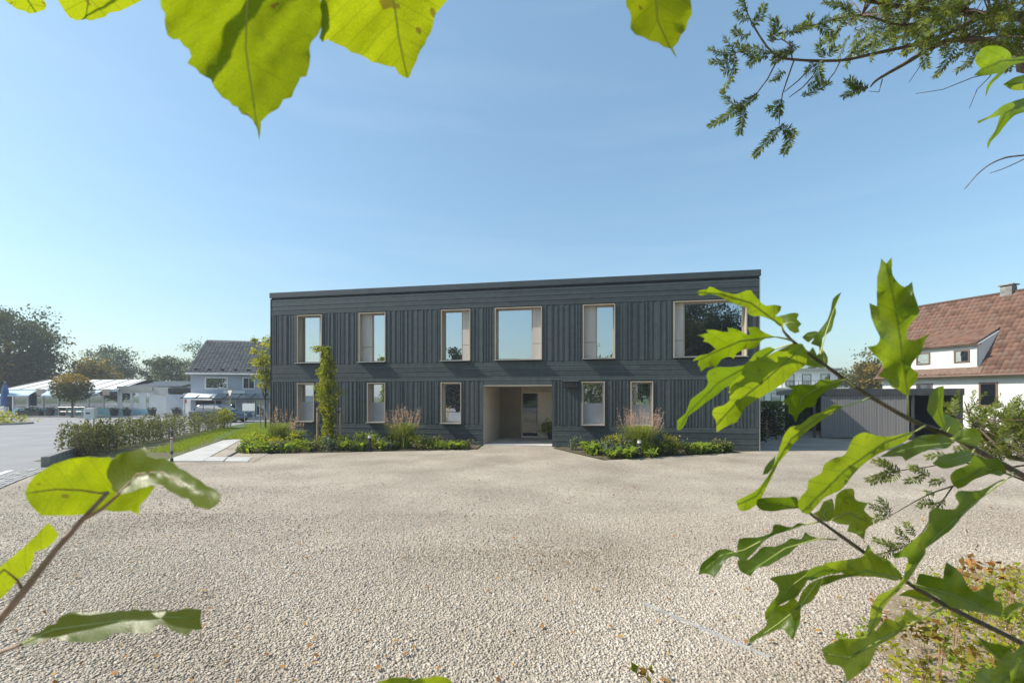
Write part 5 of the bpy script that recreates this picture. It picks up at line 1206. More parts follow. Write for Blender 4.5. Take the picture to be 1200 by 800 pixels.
OAK = [
 # outline, midrib, depth, slope a, slope b, stem
 (z1([(145,88),(165,78),(195,75),(205,63),(225,68),(260,85),(330,98),(400,80),(415,100),(470,152),(510,148),(543,155),(538,175),(515,200),(550,215),(548,250),(535,250),(510,228),(440,200),(415,203),(380,185),(385,165),(300,135),(255,110),(200,98),(160,105)]), z1([(545,248),(400,140),(260,98),(150,90)]), .57, .3, .5, [(918,388,.58)]),
 (z1([(515,205),(560,195),(605,185),(625,190),(615,215),(637,238),(622,255),(628,275),(605,282),(580,268),(555,235),(540,222)]), z1([(548,240),(590,230),(632,240)]), .60, -.4, -.5, [(918,388,.58)]),
 (z1([(148,290),(200,280),(190,265),(225,265),(270,275),(295,275),(290,255),(330,262),(370,280),(385,290),(395,285),(385,255),(420,250),(450,270),(480,285),(515,298),(460,310),(440,325),(430,345),(400,355),(365,358),(330,378),(320,400),(300,390),(260,405),(235,440),(220,437),(185,445),(165,463),(160,440),(150,430),(155,405),(125,412),(160,385),(200,378),(235,355),(200,325),(175,320),(185,305)]), z1([(515,298),(350,318),(230,370),(150,410)]), .56, .5, .6, [(930,400,.58),(922,397,.575)]),
 (z1([(55,735),(55,690),(95,655),(105,625),(120,590),(180,545),(200,515),(192,480),(200,458),(240,440),(290,440),(340,435),(380,425),(420,375),(490,345),(515,358),(480,385),(450,400),(380,470),(330,515),(280,535),(240,570),(190,605),(140,645),(105,670),(95,700),(68,735)]), z1([(512,356),(380,440),(250,510),(110,650),(62,730)]), .59, .6, .8, [(932,402,.58)]),
 (z1([(470,390),(520,365),(600,335),(640,330),(655,360),(665,400),(660,425),(600,470),(560,510),(500,550),(430,590),(380,625),(360,650),(335,695),(290,715),(240,745),(235,690),(218,660),(230,630),(270,620),(300,595),(295,550),(310,515),(350,480),(370,430),(420,390),(450,395)]), z1([(645,345),(560,420),(430,530),(330,610),(230,720)]), .55, .5, .7, [(945,412,.58)]),
 (z1([(825,88),(805,130),(795,155),(800,185),(790,215),(775,270),(735,305),(735,350),(680,330),(720,270),(760,215),(775,170),(785,120)]), z1([(732,348),(755,270),(785,180),(824,90)]), .59, -.5, -.3, [(968,429,.59)]),
 (z1([(640,300),(665,278),(715,275),(722,290),(690,308),(670,325)]), z1([(715,285),(645,300)]), .61, .3, -.8, [(962,415,.59)]),
 (z1([(665,375),(690,345),(710,385),(735,355),(760,395),(755,435),(700,440),(660,430),(610,405),(640,385)]), z1([(755,432),(690,405),(615,403)]), .60, .5, -.45, [(972,432,.59)]),
 (z1([(545,605),(600,545),(560,530),(640,520),(700,520),(720,500),(780,500),(840,495),(800,540),(760,545),(730,570),(710,590),(695,625),(660,630),(625,660),(610,700),(595,665),(575,655),(575,620)]), z1([(840,498),(720,535),(640,580),(602,690)]), .58, .25, .1, [(1003,454,.60)]),
 (z3([(590,65),(545,55),(500,85),(440,110),(390,150),(345,160),(310,210),(300,240),(285,290),(240,390),(180,460),(90,505),(105,550),(140,552),(190,520),(230,450),(260,390),(290,330),(330,280),(360,240),(400,200),(450,160),(520,110),(560,85)]), z3([(590,66),(480,115),(350,215),(270,345),(190,480),(100,525)]), .54, .7, .9, [(1020,465,.60),(1010,470,.575)]),
 (z3([(215,385),(225,350),(275,295),(268,335),(240,378)]), z3([(272,300),(220,380)]), .57, .5, -.6, None),
 (z3([(932,178),(880,190),(800,205),(745,200),(690,185),(640,210),(620,250),(600,290),(540,310),(500,340),(490,375),(430,410),(425,450),(390,490),(380,530),(400,560),(430,570),(450,550),(500,495),(580,455),(660,360),(720,310),(790,270),(880,230)]), z3([(932,180),(780,235),(600,365),(480,480),(400,560)]), .52, .5, .75, [(1085,498,.61)]),
 ([(1087,475),(1090,462),(1097,454),(1106,452),(1106,465),(1105,480),(1108,501),(1102,500),(1092,488),(1086,480)], [(1107,501),(1100,480),(1103,454)], .60, .5, .5, [(1100,504,.615)]),
 (z2([(210,50),(235,75),(260,45),(265,130),(290,165),(320,185),(355,160),(365,220),(385,275),(390,300),(360,345),(335,380),(330,430),(370,435),(410,415),(440,405),(415,435),(400,490),(365,530),(350,560),(385,590),(370,630),(345,660),(340,690),(320,690),(290,665),(260,655),(240,620),(190,600),(220,575),(215,540),(185,510),(145,465),(190,455),(205,420),(185,380),(165,330),(155,260),(190,275),(190,230),(193,130),(205,85)]), z2([(335,690),(312,520),(285,330),(235,70)]), .58, .25, .22, [(1064,490,.60)]),
 (z4([(125,300),(180,265),(240,240),(320,200),(380,195),(430,200),(470,230),(440,260),(380,260),(320,280),(280,300),(245,320),(230,300),(180,300)]), z4([(470,235),(300,250),(130,300)]), .60, .1, -1.6, [(1118,515,.62)]),
 (z4([(425,100),(470,115),(500,150),(490,190),(450,205),(420,180)]), z4([(430,200),(470,130)]), .64, .3, -.9, None),
 (z4([(455,215),(500,175),(560,165),(600,190),(590,230),(580,255),(520,240)]), z4([(460,215),(590,215)]), .61, -.3, -.9, [(1112,512,.62)]),
 (z4([(370,330),(420,290),(480,280),(540,270),(560,290),(550,320),(480,345),(420,355)]), z4([(555,285),(380,335)]), .61, .5, -.5, [(1142,526,.63)]),
 (z4([(570,290),(620,310),(680,310),(720,370),(690,390),(640,380),(600,390),(560,410),(520,440),(490,450),(460,420),(455,385),(480,360),(540,335)]), z4([(735,380),(600,350),(470,420)]), .58, .35, -.1, [(1188,553,.65)]),
 (z4([(720,405),(680,420),(640,450),(590,505),(540,550),(500,590),(470,630),(420,670),(380,700),(340,730),(320,780),(300,800),(260,800),(250,770),(190,775),(180,755),(220,740),(280,690),(330,650),(350,620),(355,560),(380,540),(430,545),(480,540),(495,520),(475,480),(490,460),(550,460),(600,455),(650,430),(700,405)]), z4([(722,402),(560,520),(400,660),(280,795)]), .55, .4, -.25, [(1190,556,.65)]),
 (z6([(330,240),(345,210),(370,175),(400,158),(420,165),(420,190),(390,235),(350,300),(300,360),(250,410),(220,450),(210,500),(180,550),(150,620),(135,620),(145,570),(155,500),(165,440),(200,385),(260,360),(310,310)]), z6([(405,168),(320,320),(210,430),(140,615)]), .50, .5, .8, None),
 (z6([(385,290),(440,295),(500,310),(505,270),(515,230),(570,270),(600,310),(620,350),(640,370),(690,355),(705,325),(750,350),(735,385),(740,410),(775,420),(780,450),(770,490),(720,480),(650,465),(600,455),(540,445),(480,400),(420,370),(370,350),(380,310)]), z6([(350,332),(560,390),(772,480)]), .56, .3, -.7, None),
 (z6([(290,390),(350,360),(400,370),(440,400),(440,420),(390,415),(340,395)]), z6([(440,410),(300,388)]), .59, .4, -.6, None),
 ([(1017,637),(1026,650),(1040,655),(1052,667),(1057,673),(1052,680),(1037,677),(1015,675),(992,676),(975,682),(962,687),(962,678),(990,672),(963,660),(975,658),(995,655),(1010,652)], [(1058,679),(1015,668),(964,684)], .565, .4, -.2, [(1062,681,.58)]),
 (z5([(570,350),(580,320),(620,295),(680,285),(740,275),(765,295),(750,320),(690,330),(640,345),(600,360)]), z5([(765,300),(660,312),(575,352)]), .55, .5, .7, None),
 (z5([(405,350),(450,335),(530,325),(590,310),(600,330),(580,370),(560,400),(530,440),(500,450),(460,470),(420,500),(390,550),(385,510),(410,470),(450,410),(440,375)]), z5([(600,318),(500,390),(390,545)]), .57, .5, -.5, None),
 (z5([(650,345),(640,400),(600,460),(560,480),(550,560),(530,600),(520,640),(490,610),(470,585),(440,590),(400,610),(350,630),(320,655),(310,635),(350,605),(390,570),(400,530),(440,480),(480,470),(520,430),(540,460),(560,410),(600,370)]), z5([(645,350),(550,480),(450,560),(325,645)]), .55, -.2, -.35, None),
 (z5([(75,335),(85,285),(130,245),(170,215),(200,210),(255,230),(265,165),(290,158),(360,155),(420,130),(425,100),(440,95),(480,105),(510,110),(540,90),(575,95),(540,110),(480,130),(420,150),(375,180),(360,200),(300,260),(265,300),(260,250),(235,245),(200,265),(180,300),(150,345),(125,330),(95,325)]), z5([(575,95),(420,145),(290,215),(180,240),(90,320)]), .56, -.3, -.3, [(960,611,.56)]),
 (z5([(640,160),(600,150),(575,130),(555,165),(510,160),(480,180),(430,200),(380,200),(310,260),(255,265),(265,310),(320,340),(350,300),(400,290),(470,250),(500,235),(540,195),(600,175)]), z5([(642,162),(480,208),(310,322)]), .55, -.2, -1.0, [(980,632,.565)]),
 (z3([(560,480),(600,450),(640,450),(650,500),(710,515),(690,550),(720,580),(730,610),(700,640),(690,690),(650,660),(610,650),(620,620),(560,610),(530,590),(550,550)]), z3([(530,597),(620,560),(690,600)]), .58, .2, -.85, [(958,609,.56)]),
 (z3([(190,500),(250,490),(310,490),(375,490),(385,540),(330,545),(260,555),(200,545),(185,525)]), z3([(385,540),(290,522),(190,515)]), .58, .3, .1, [(945,597,.56)]),
 (z3([(440,570),(480,550),(500,510),(540,495),(550,530),(540,590),(520,605),(470,590)]), z3([(520,603),(500,570),(535,500)]), .56, -.3, -.5, [(948,600,.56)]),
 (z6([(-70,640),(0,600),(60,590),(130,590),(180,560),(240,500),(300,520),(330,450),(380,490),(410,495),(330,520),(310,550),(260,590),(190,630),(180,660),(150,720),(100,760),(45,800),(40,750),(20,720),(-40,710)]), z6([(405,495),(220,590),(60,680),(-60,660)]), .54, .4, -.55, [(1110,710,.598)]),
 (z6([(660,580),(720,610),(790,625),(825,660),(850,640),(900,600),(900,830),(650,830),(670,730),(740,730),(760,700),(700,640)]), z6([(890,700),(780,690),(660,585)]), .58, .4, -.5, [(1215,765,.62)]),
 (z6([(820,800),(815,720),(835,660),(870,620),(900,600),(905,640),(870,680),(850,730),(835,800),(830,830)]), z6([(900,615),(850,680),(826,820)]), .53, .5, .7, None),
 (z6([(780,470),(800,440),(850,420),(890,435),(830,460),(800,490)]), z6([(890,430),(785,480)]), .58, -.2, -.9, None),
 # leaves under the yew, upper right
 (z8([(495,250),(530,195),(600,190),(640,215),(650,240),(690,230),(730,240),(696,255),(640,270),(600,310),(560,350),(540,395),(545,350),(590,300),(530,310),(490,308),(520,280)]), z8([(735,238),(600,250),(500,295)]), .95, .5, .6, None),
 (z8([(610,345),(650,320),(696,305),(750,300),(750,360),(696,368),(650,368)]), z8([(750,330),(612,348)]), .95, .5, .6, None),
 (z8([(505,495),(560,470),(610,430),(696,400),(750,385),(750,440),(660,470),(620,510),(590,550),(560,580),(548,610),(545,585),(580,530),(590,500),(600,470),(540,490),(510,505)]), z8([(750,400),(620,460),(550,600)]), .93, .5, .6, None),
]
for i, (ol, md, d_, a_, b_, st) in enumerate(OAK):
    rel(leaf(oak, ol, md, d_, a_, b_, fold=.22 if i % 3 else .4, curl=.12, stem=st, seed=i + 1))
branch(oak, [(T0.x + .02, T0.y, 2.9), P(1290, 60, .95), P(1225, 85, .95), P(1205, 80, .95), P(1188, 66, .95)], .004, .0012)
branch(oak, [P(1225, 85, .95), P(1222, 110, .94), P(1208, 118, .93)], .002, .001)
branch(oak, [P(1290, 175, .98), P(1200, 182, .96), P(1172, 187, .95), P(1150, 200, .95), P(1130, 222, .94)], .0022, .0007)
branch(oak, [P(1205, 184, .96), P(1180, 196, .95), P(1160, 203, .95)], .0012, .0006)

# ------------------------------------------------------------------ linden: leaves hanging from above and a low shoot
la = Vector((-2.3, -1.7, 0))
lin = empty('linden_tree', la, 0, 'linden whose backlit heart-shaped leaves hang over the view', 'tree')
MB().tube([(0, 0, -.1), (.05, 0, 1.5), (0, .05, 3.2), (-.1, 0, 5.5)], [.17, .14, .11, .05], n=12).build('trunk', 'bark', lin, smooth=True)
branch(lin, [(la.x, la.y, 3.0), (-1.2, -.7, 3.1), P(-120, -170, .36), P(150, -150, .35), P(420, -165, .37), P(640, -140, .40), P(790, -135, .42)], .0045, .0012, 'linden_twig')
branch(lin, [(la.x, la.y, 1.5), (-1.3, -.5, 1.6), P(-90, 850, .40), P(-10, 737, .36), P(30, 690, .35), P(62, 648, .345), P(95, 610, .34), P(126, 577, .34)], .0042, .0014, 'linden_twig')
branch(lin, [(la.x, la.y, 1.4), (-1.2, -.4, 1.5), P(-160, 830, .38), P(-20, 772, .35), P(10, 760, .345), P(24, 755, .34)], .0034, .0012, 'linden_twig')
branch(lin, [(la.x, la.y, 1.2), (-.9, -.3, 1.4), P(-150, 1250, .36), P(300, 1000, .36), P(430, 910, .36), P(490, 872, .36)], .0034, .0012, 'linden_twig')
a_ = lambda p: Z(0, 0, 4.286, p); b_ = lambda p: Z(260, 0, 4.286, p); c_ = lambda p: Z(0, 510, 4.21, p); d_ = lambda p: Z(0, 660, 4, p)
TE = (7, 2.2)
LIN = [
 (a_([(-40,-150),(20,0),(60,30),(120,55),(180,65),(225,50),(235,25),(220,0),(190,-120),(60,-190)]), a_([(60,-190),(100,-60),(180,64)]), .66, .5, .5, None, (120, -150)),
 (a_([(290,0),(320,50),(350,90),(430,98),(490,95),(550,65),(600,58),(650,35),(690,15),(715,0),(720,-160),(600,-330),(420,-330),(300,-180)]), a_([(500,-330),(460,-100),(430,96)]), .62, .5, .5, None, (500, -330)),
 (a_([(790,-150),(805,0),(830,70),(842,180),(900,200),(950,250),(960,285),(940,320),(985,345),(1030,385),(1060,400),(1100,470),(1200,540)]) + b_([(80,545),(155,605),(178,650),(188,705),(195,650),(197,610),(240,570),(285,545),(310,500),(350,490),(365,450),(395,390),(425,385),(440,330),(440,240),(450,210),(480,180),(495,150),(500,80),(495,0),(440,-220),(280,-380),(60,-400),(-140,-320)]), b_([(140,-390),(130,-100),(120,250),(165,560),(189,700)]), .33, .35, .45, None, (140, -390)),
 (b_([(500,0),(500,150),(490,190),(505,212),(530,200),(570,220),(620,240),(720,290),(790,320),(870,340),(920,392),(940,392),(960,340),(1000,250),(1030,195),(1060,130),(1070,80),(1100,40),(1135,0),(1120,-200),(960,-420),(700,-420),(520,-220)]), b_([(820,-420),(850,-100),(890,200),(932,392)]), .36, .4, .45, None, (820, -420)),
 (Z(700, 0, 2.4, [(80,0),(95,50),(92,80),(130,105),(170,120),(205,137),(225,165),(212,135),(235,100),(255,60),(265,20),(262,0),(255,-140),(180,-240),(100,-200),(70,-90)]), Z(700, 0, 2.4, [(165,-230),(160,-60),(170,60),(205,137)]), .41, .2, .2, None, (165, -230)),
 (c_([(125,280),(140,240),(175,195),(230,160),(300,130),(380,110),(440,105),(500,110),(545,105),(560,180),(640,230),(720,240),(768,248),(740,290),(690,345),(685,390),(640,370),(560,375),(510,365),(470,380),(400,390),(340,395),(280,395),(205,395),(160,355),(130,310)]), c_([(500,285),(400,270),(280,265),(130,285)]), .35, .5, .55, [(126,577,.34)], None),
 (c_([(525,180),(545,130),(580,95),(640,80),(690,65),(715,58),(730,80),(720,100),(770,118),(830,120),(880,160),(950,200),(1020,250),(1090,292),(1060,350),(1000,358),(960,350),(930,310),(870,290),(800,245),(760,235),(690,260),(620,285),(585,290),(550,240)]), c_([(588,288),(680,190),(800,180),(950,270),(1080,305)]), .32, -.1, -.8, [(95,610,.34),(120,596,.335)], None),
 (c_([(-90,740),(0,650),(120,550),(240,430),(290,490),(230,555),(170,575),(165,610),(130,680),(85,715),(30,780),(-60,850)]), c_([(85,712),(20,660),(-80,740)]), .35, .5, .5, [(27,692,.35)], None),
 (d_([(80,385),(200,310),(260,280),(320,230),(420,230),(540,225),(660,220),(740,225),(830,220),(905,210),(948,215),(940,260),(948,310),(900,310),(880,335),(840,325),(780,290),(730,280),(720,310),(600,320),(530,325),(460,365),(380,365),(300,360),(245,345),(190,365),(110,385)]), d_([(85,384),(250,310),(500,275),(750,250),(945,255)]), .34, -.2, -1.0, [(24,755,.34)], None),
 ([(425,815),(437,801),(450,796),(470,793),(485,796),(500,794),(523,793),(530,806),(525,850),(490,880),(450,860)], [(490,872),(485,835),(480,794)], .36, .5, .5, None, None),
]
for i, (ol, md, dd_, sa, sb, st, up_) in enumerate(LIN):
    if up_ is not None:
        b0 = md[0]; st = [(b0[0], -155, dd_ + .005), (b0[0], min(b0[1], -100), dd_ + .002)]
    rel(leaf(lin, ol, md, dd_, sa, sb, 'linden_leaf', fold=.10 if i != 6 else .5, curl=.06, wave=.0018, teeth=TE if i not in (5, 7) else (9, .9), stem=st, seed=60 + i, step=11, rib='petiole_red' if i in (5, 6, 7) else 'petiole'))
cc, pts, idx = clumps((-.4, -1.9, 5.6), (2.4, 1.5, 2.4), 70, 60, .35, np.random.default_rng(77), .3)
V, F, rn = leaf_quads(pts, .11, .85); mesh_np('crown', V, F, 'leaf_bright', lin, rn)
lm = MB()
for i in range(24): lm.tube([(0, 0, 2.6 + .1 * i), tuple((cc[i] + [0, 0, 3.5]) / 2), tuple(cc[i])], [.035, .02, .006], n=5)
lm.build('limbs', 'bark', lin)

# ------------------------------------------------------------------ yew: boughs reaching in from the right
ya = Vector((4.9, -1.4, 0))
yew = empty('yew_tree', ya, 0, 'yew tree whose needled boughs reach into view over the yard', 'tree')
MB().tube([(0, 0, -.1), (.1, -.2, 2), (.2, -.6, 5), (.3, -1.2, 9.5)], [.34, .28, .18, .05], n=14).build('trunk', 'bark', yew, smooth=True)
cc, pts, idx = clumps((2.4, -4.4, 6.0), (6.6, 3.6, 6.0), 420, 170, .5, np.random.default_rng(78), .3)
pts[:, 2] = np.maximum(pts[:, 2], .6)
V, F, _ = leaf_quads(pts, .22, .4); mesh_np('crown', V, F, 'leaf_dark', yew, np.repeat(np.random.default_rng(5).random(420)[idx], 4))
lm = MB()
for i in range(50):
    z0 = 1.2 + 7 * (i / 50); lm.tube([(.1 + z0 * .02, -.1 * z0, z0), tuple((cc[i] + [0, -.6, z0]) / 2), tuple(cc[i])], [.06, .035, .01], n=5)
lm.build('limbs', 'bark', yew)
yrng = np.random.default_rng(91)
twigs = MB()
def spray(pts, seed=None, lneed=.027, dens=.0020, tip=1.0):
    """a twig set with two ranks of flat needles"""
    pts = [np.array(p) for p in pts]; V, F, rn = [], [], []
    roll = yrng.normal() * .6
    tot = sum(np.linalg.norm(pts[i + 1] - pts[i]) for i in range(len(pts) - 1)); acc = 0
    for i in range(len(pts) - 1):
        t = pts[i + 1] - pts[i]; L_ = np.linalg.norm(t); t = t / L_
        s = np.cross(t, [math.sin(roll), -math.cos(roll), .35]); s /= np.linalg.norm(s) + 1e-9; nn = np.cross(t, s)
        k = int(L_ / dens)
        for j in range(k):
            f = (acc + L_ * j / k) / tot
            for sg in (-1, 1):
                c = pts[i] + t * L_ * (j + yrng.random()) / k
                d_ = t * (.45 + .5 * f + .25 * yrng.normal()) + s * sg + nn * (.45 * yrng.normal() + .15); d_ /= np.linalg.norm(d_)
                ln = lneed * (.7 + .5 * yrng.random()) * (1 - .35 * f ** 4) * min(1, .5 + f * 3); w = np.cross(d_, nn); w /= np.linalg.norm(w) + 1e-9; w *= .0024
                q = len(V); V += [c, c + d_ * ln * .45 + w, c + d_ * ln, c + d_ * ln * .45 - w]; F.append((q, q + 1, q + 2, q + 3)); v_ = min(1, .75 * yrng.random() * (.5 + .5 * f) + .25 * f); rn += [v_] * 4
        acc += L_
    if not F: return
    twigs.tube([tuple(p) for p in pts], [.0013 * (1 - .6 * i / (len(pts) - 1)) for i in range(len(pts))], n=4)
    o = mesh_np('spray', np.array(V), np.array(F), 'needle', yew, np.array(rn)); rel(o)
def twig(pts, r0=.0022, r1=.001): twigs.tube(pts, [r0 + (r1 - r0) * i / (len(pts) - 1) for i in range(len(pts))], n=5)
def pp(seq, d): return [P(x, y, d + .01 * math.sin(i * 1.3 + x)) for i, (x, y) in enumerate(seq)]
branch(yew, [ya + Vector((.1, -.2, 2.9)), (3.6, .5, 3.5), P(1290, 10, 2.0), P(1200, 19, 1.95), P(1161, 20, 1.9), P(1129, 14, 1.9), P(1073, 10, 1.85), P(1020, 2, 1.8), P(985, -10, 1.8)], .030, .003)
branch(yew, [ya + Vector((.1, -.2, 2.7)), (3.5, .5, 3.3), P(1290, 75, 1.95), P(1190, 57, 1.85), P(1161, 50, 1.82), P(1128, 46, 1.8), P(1098, 53, 1.8), P(1060, 75, 1.78), P(1029, 93, 1.77), P(1020, 102, 1.77)], .024, .0022)
branch(yew, [P(1150, 20, 1.9), P(1110, 40, 1.85), P(1086, 49, 1.8), P(1052, 57, 1.8), P(1020, 64, 1.78), P(985, 71, 1.76), P(930, 70, 1.75), P(905, 62, 1.74), P(880, 25, 1.74), P(872, 2, 1.73)], .009, .0018)
branch(yew, [P(1129, 14, 1.9), P(1060, 30, 1.85), P(1010, 18, 1.8), P(960, 28, 1.78), P(925, 40, 1.77)], .006, .0015)
# bare twigs
for s_ in ([(1098, 53), (1080, 75), (1065, 97)], [(1118, 67), (1105, 80), (1093, 94)], [(1165, 85), (1140, 91), (1105, 105), (1073, 110)], [(1175, 62), (1160, 90), (1145, 105), (1136, 127)], [(1034, 93), (1030, 108), (1018, 107)]):
    twig(pp(s_, 1.8), .0022, .0009)
hang = [([(911, 70), (900, 92), (885, 112), (872, 122)], 1.74), ([(930, 72), (922, 95), (917, 110), (914, 130), (913, 147)], 1.75), ([(950, 80), (935, 95), (919, 108)], 1.75), ([(952, 90), (940, 103), (925, 114)], 1.75), ([(928, 68), (926, 52), (916, 46), (905, 47)], 1.75), ([(985, 71), (978, 85), (970, 95)], 1.76), ([(872, 60), (862, 62), (857, 75)], 1.74)]
for s_, d0_ in hang: twig(pp(s_, d0_), .003, .0016)
SP = [([(888, 110), (872, 122), (858, 132), (845, 140), (831, 148)], 1.74), ([(872, 124), (870, 138), (867, 157)], 1.74), ([(872, 124), (858, 122), (848, 112), (847, 106)], 1.73), ([(915, 148), (905, 158), (895, 170), (883, 183)], 1.75), ([(914, 148), (925, 152), (932, 158)], 1.75), ([(920, 152), (926, 165), (918, 180)], 1.75),
      ([(918, 118), (908, 126), (900, 128)], 1.75), ([(916, 122), (912, 132), (908, 137)], 1.75), ([(920, 84), (912, 88), (905, 95)], 1.75), ([(862, 62), (850, 45), (848, 42)], 1.74), ([(862, 62), (845, 62), (831, 57)], 1.74), ([(858, 68), (850, 72), (832, 72)], 1.74), ([(860, 66), (860, 82), (855, 95), (846, 106)], 1.74), ([(856, 80), (848, 84)], 1.74),
      ([(905, 62), (890, 58), (872, 55)], 1.74), ([(900, 66), (885, 68), (870, 58), (863, 50)], 1.74), ([(890, 64), (882, 70), (878, 76)], 1.74), ([(880, 30), (890, 22), (896, 5)], 1.74), ([(878, 22), (870, 22), (862, 14)], 1.74), ([(876, 14), (870, 6), (868, -4)], 1.73), ([(880, 40), (868, 42), (860, 34)], 1.74), ([(905, 50), (905, 32), (902, 18)], 1.75), ([(900, 48), (912, 38), (908, 22)], 1.75), ([(925, 48), (932, 56), (920, 62), (905, 60)], 1.75),
      ([(926, 60), (915, 66), (905, 72)], 1.75), ([(960, 70), (958, 82), (962, 98)], 1.76), ([(955, 72), (948, 80), (945, 88)], 1.76), ([(970, 66), (978, 58), (985, 55)], 1.76), ([(965, 68), (960, 52), (970, 44)], 1.76), ([(940, 112), (955, 106), (972, 96)], 1.76), ([(948, 104), (955, 98)], 1.76), ([(1018, 103), (1005, 102), (990, 95)], 1.77), ([(1016, 103), (1000, 106), (988, 113)], 1.77), ([(1010, 102), (1000, 98), (996, 92)], 1.77),
      ([(925, 40), (940, 32), (958, 30)], 1.78), ([(930, 38), (948, 26), (950, 18)], 1.78), ([(958, 28), (970, 36), (975, 46)], 1.78), ([(960, 28), (975, 22), (990, 22)], 1.78), ([(1000, 64), (1010, 52), (1018, 42)], 1.78), ([(1005, 66), (1015, 58), (1030, 50)], 1.78), ([(990, 18), (985, 30), (975, 42)], 1.8), ([(1000, 18), (992, 8), (965, 2)], 1.8), ([(930, 38), (922, 36), (916, 42)], 1.77)]
for s_, d0_ in SP: spray(pp(s_, d0_))
# the dense part of the boughs
anchors = [P(1161, 20, 1.9), P(1129, 14, 1.9), P(1073, 10, 1.85), P(1190, 57, 1.85), P(1128, 46, 1.8), P(1098, 53, 1.8), P(1060, 30, 1.85), P(1010, 18, 1.8), P(1230, 30, 2.0), P(1260, 60, 2.0)]
for k in range(560):
    u = yrng.random(); px_ = 985 + 290 * u ** .8; py_ = yrng.uniform(-60, 52 + (6 if px_ > 1080 else -8)) ; dd0 = 1.85 + .28 * yrng.normal() * .6
    if px_ < 1030 and yrng.random() < .45: continue
    q = np.array(P(px_, py_, dd0)); near = min(anchors, key=lambda A: (A - Vector(q)).length)
    away = q - np.array(near); away /= np.linalg.norm(away) + 1e-9
    d0v = away * .5 + yrng.normal(size=3) * .6 + np.array([-.3, -.1, -.1]); d0v /= np.linalg.norm(d0v); ln = .05 + .07 * yrng.random()
    m_ = q + d0v * ln * .5 + yrng.normal(size=3) * .008; e_ = m_ + (d0v + yrng.normal(size=3) * .3) * ln * .5
    spray([q, m_, e_], dens=.0030)
    if k % 5 == 0: twig([near, (near + Vector(q)) / 2 + Vector((0, 0, .01)), Vector(q)], .003, .0012)
# low bough at the right edge
branch(yew, [ya + Vector((.0, .0, 1.9)), (3.9, .6, 1.95), P(1290, 545, 2.3), P(1215, 540, 2.25), P(1185, 535, 2.2), P(1160, 520, 2.2), P(1140, 495, 2.2), P(1130, 470, 2.2)], .018, .002)
branch(yew, [P(1215, 540, 2.25), P(1190, 500, 2.2), P(1185, 475, 2.2)], .006, .0015)
branch(yew, [P(1290, 560, 2.2), P(1200, 545, 2.1), P(1117, 569, 1.95), P(1082, 582, 1.9), P(1042, 605, 1.85)], .006, .0012)
branch(yew, [P(1290, 600, 2.2), P(1150, 545, 2.05), P(1080, 548, 1.98), P(1030, 555, 1.95)], .005, .0012)
branch(yew, [P(1117, 569, 1.95), P(1095, 600, 1.9), P(1075, 630, 1.85), P(1045, 645, 1.85), P(1020, 650, 1.85)], .003, .0012)
anch2 = [P(1160, 520, 2.2), P(1140, 495, 2.2), P(1190, 500, 2.2), P(1215, 540, 2.25), P(1185, 535, 2.2)]
for k in range(190):
    px_ = 1108 + 150 * yrng.random() ** .75; py_ = yrng.uniform(470 + (0 if px_ < 1150 else 15), 540); dd0 = 2.2 + .15 * yrng.normal()
    if px_ < 1125 and py_ > 510: continue
    q = np.array(P(px_, py_, dd0)); d0v = np.array([yrng.normal() * .6 - .15, yrng.normal() * .4, .75 + .4 * yrng.normal()]); d0v /= np.linalg.norm(d0v); ln = .06 + .07 * yrng.random()
    m_ = q + d0v * ln * .5; e_ = m_ + (d0v + yrng.normal(size=3) * .25) * ln * .5; spray([q, m_, e_], dens=.0034, lneed=.024)
    if k % 2 == 0:
        near = min(anch2, key=lambda A: (A - Vector(q)).length); twig([near, (near + Vector(q)) / 2, Vector(q)], .0025, .0012)
for s_, d0_ in [([(1055, 552), (1040, 545), (1022, 540)], 1.95), ([(1050, 550), (1035, 556), (1015, 562)], 1.95), ([(1045, 550), (1038, 542), (1030, 538)], 1.95), ([(1040, 552), (1030, 562), (1020, 566)], 1.95), ([(1054, 552), (1046, 560), (1036, 562)], 1.95), ([(1090, 556), (1078, 550), (1066, 546)], 1.95), ([(1085, 555), (1075, 562), (1060, 564)], 1.95), ([(1072, 555), (1068, 546)], 1.95), ([(1108, 562), (1098, 564), (1090, 566)], 1.95),
                 ([(1045, 604), (1032, 596), (1020, 592)], 1.86), ([(1040, 605), (1030, 606), (1018, 612)], 1.86), ([(1044, 600), (1038, 590), (1030, 585)], 1.86), ([(1095, 588), (1082, 588), (1076, 594)], 1.9), ([(1108, 585), (1100, 592), (1088, 592)], 1.9), ([(1095, 578), (1085, 576)], 1.9), ([(1068, 634), (1055, 628), (1052, 618)], 1.85), ([(1064, 638), (1050, 640), (1036, 636)], 1.85), ([(1050, 644), (1040, 636), (1024, 632)], 1.85), ([(1048, 645), (1036, 650), (1024, 655)], 1.85), ([(1072, 628), (1066, 620), (1062, 612)], 1.85), ([(1110, 535), (1098, 532), (1086, 536)], 2.0)]:
    spray(pp(s_, d0_), dens=.0030, lneed=.024)
tw_ = rel(twigs.build('twigs', 'twig_bark', yew)); tw_['kind'] = 'stuff'

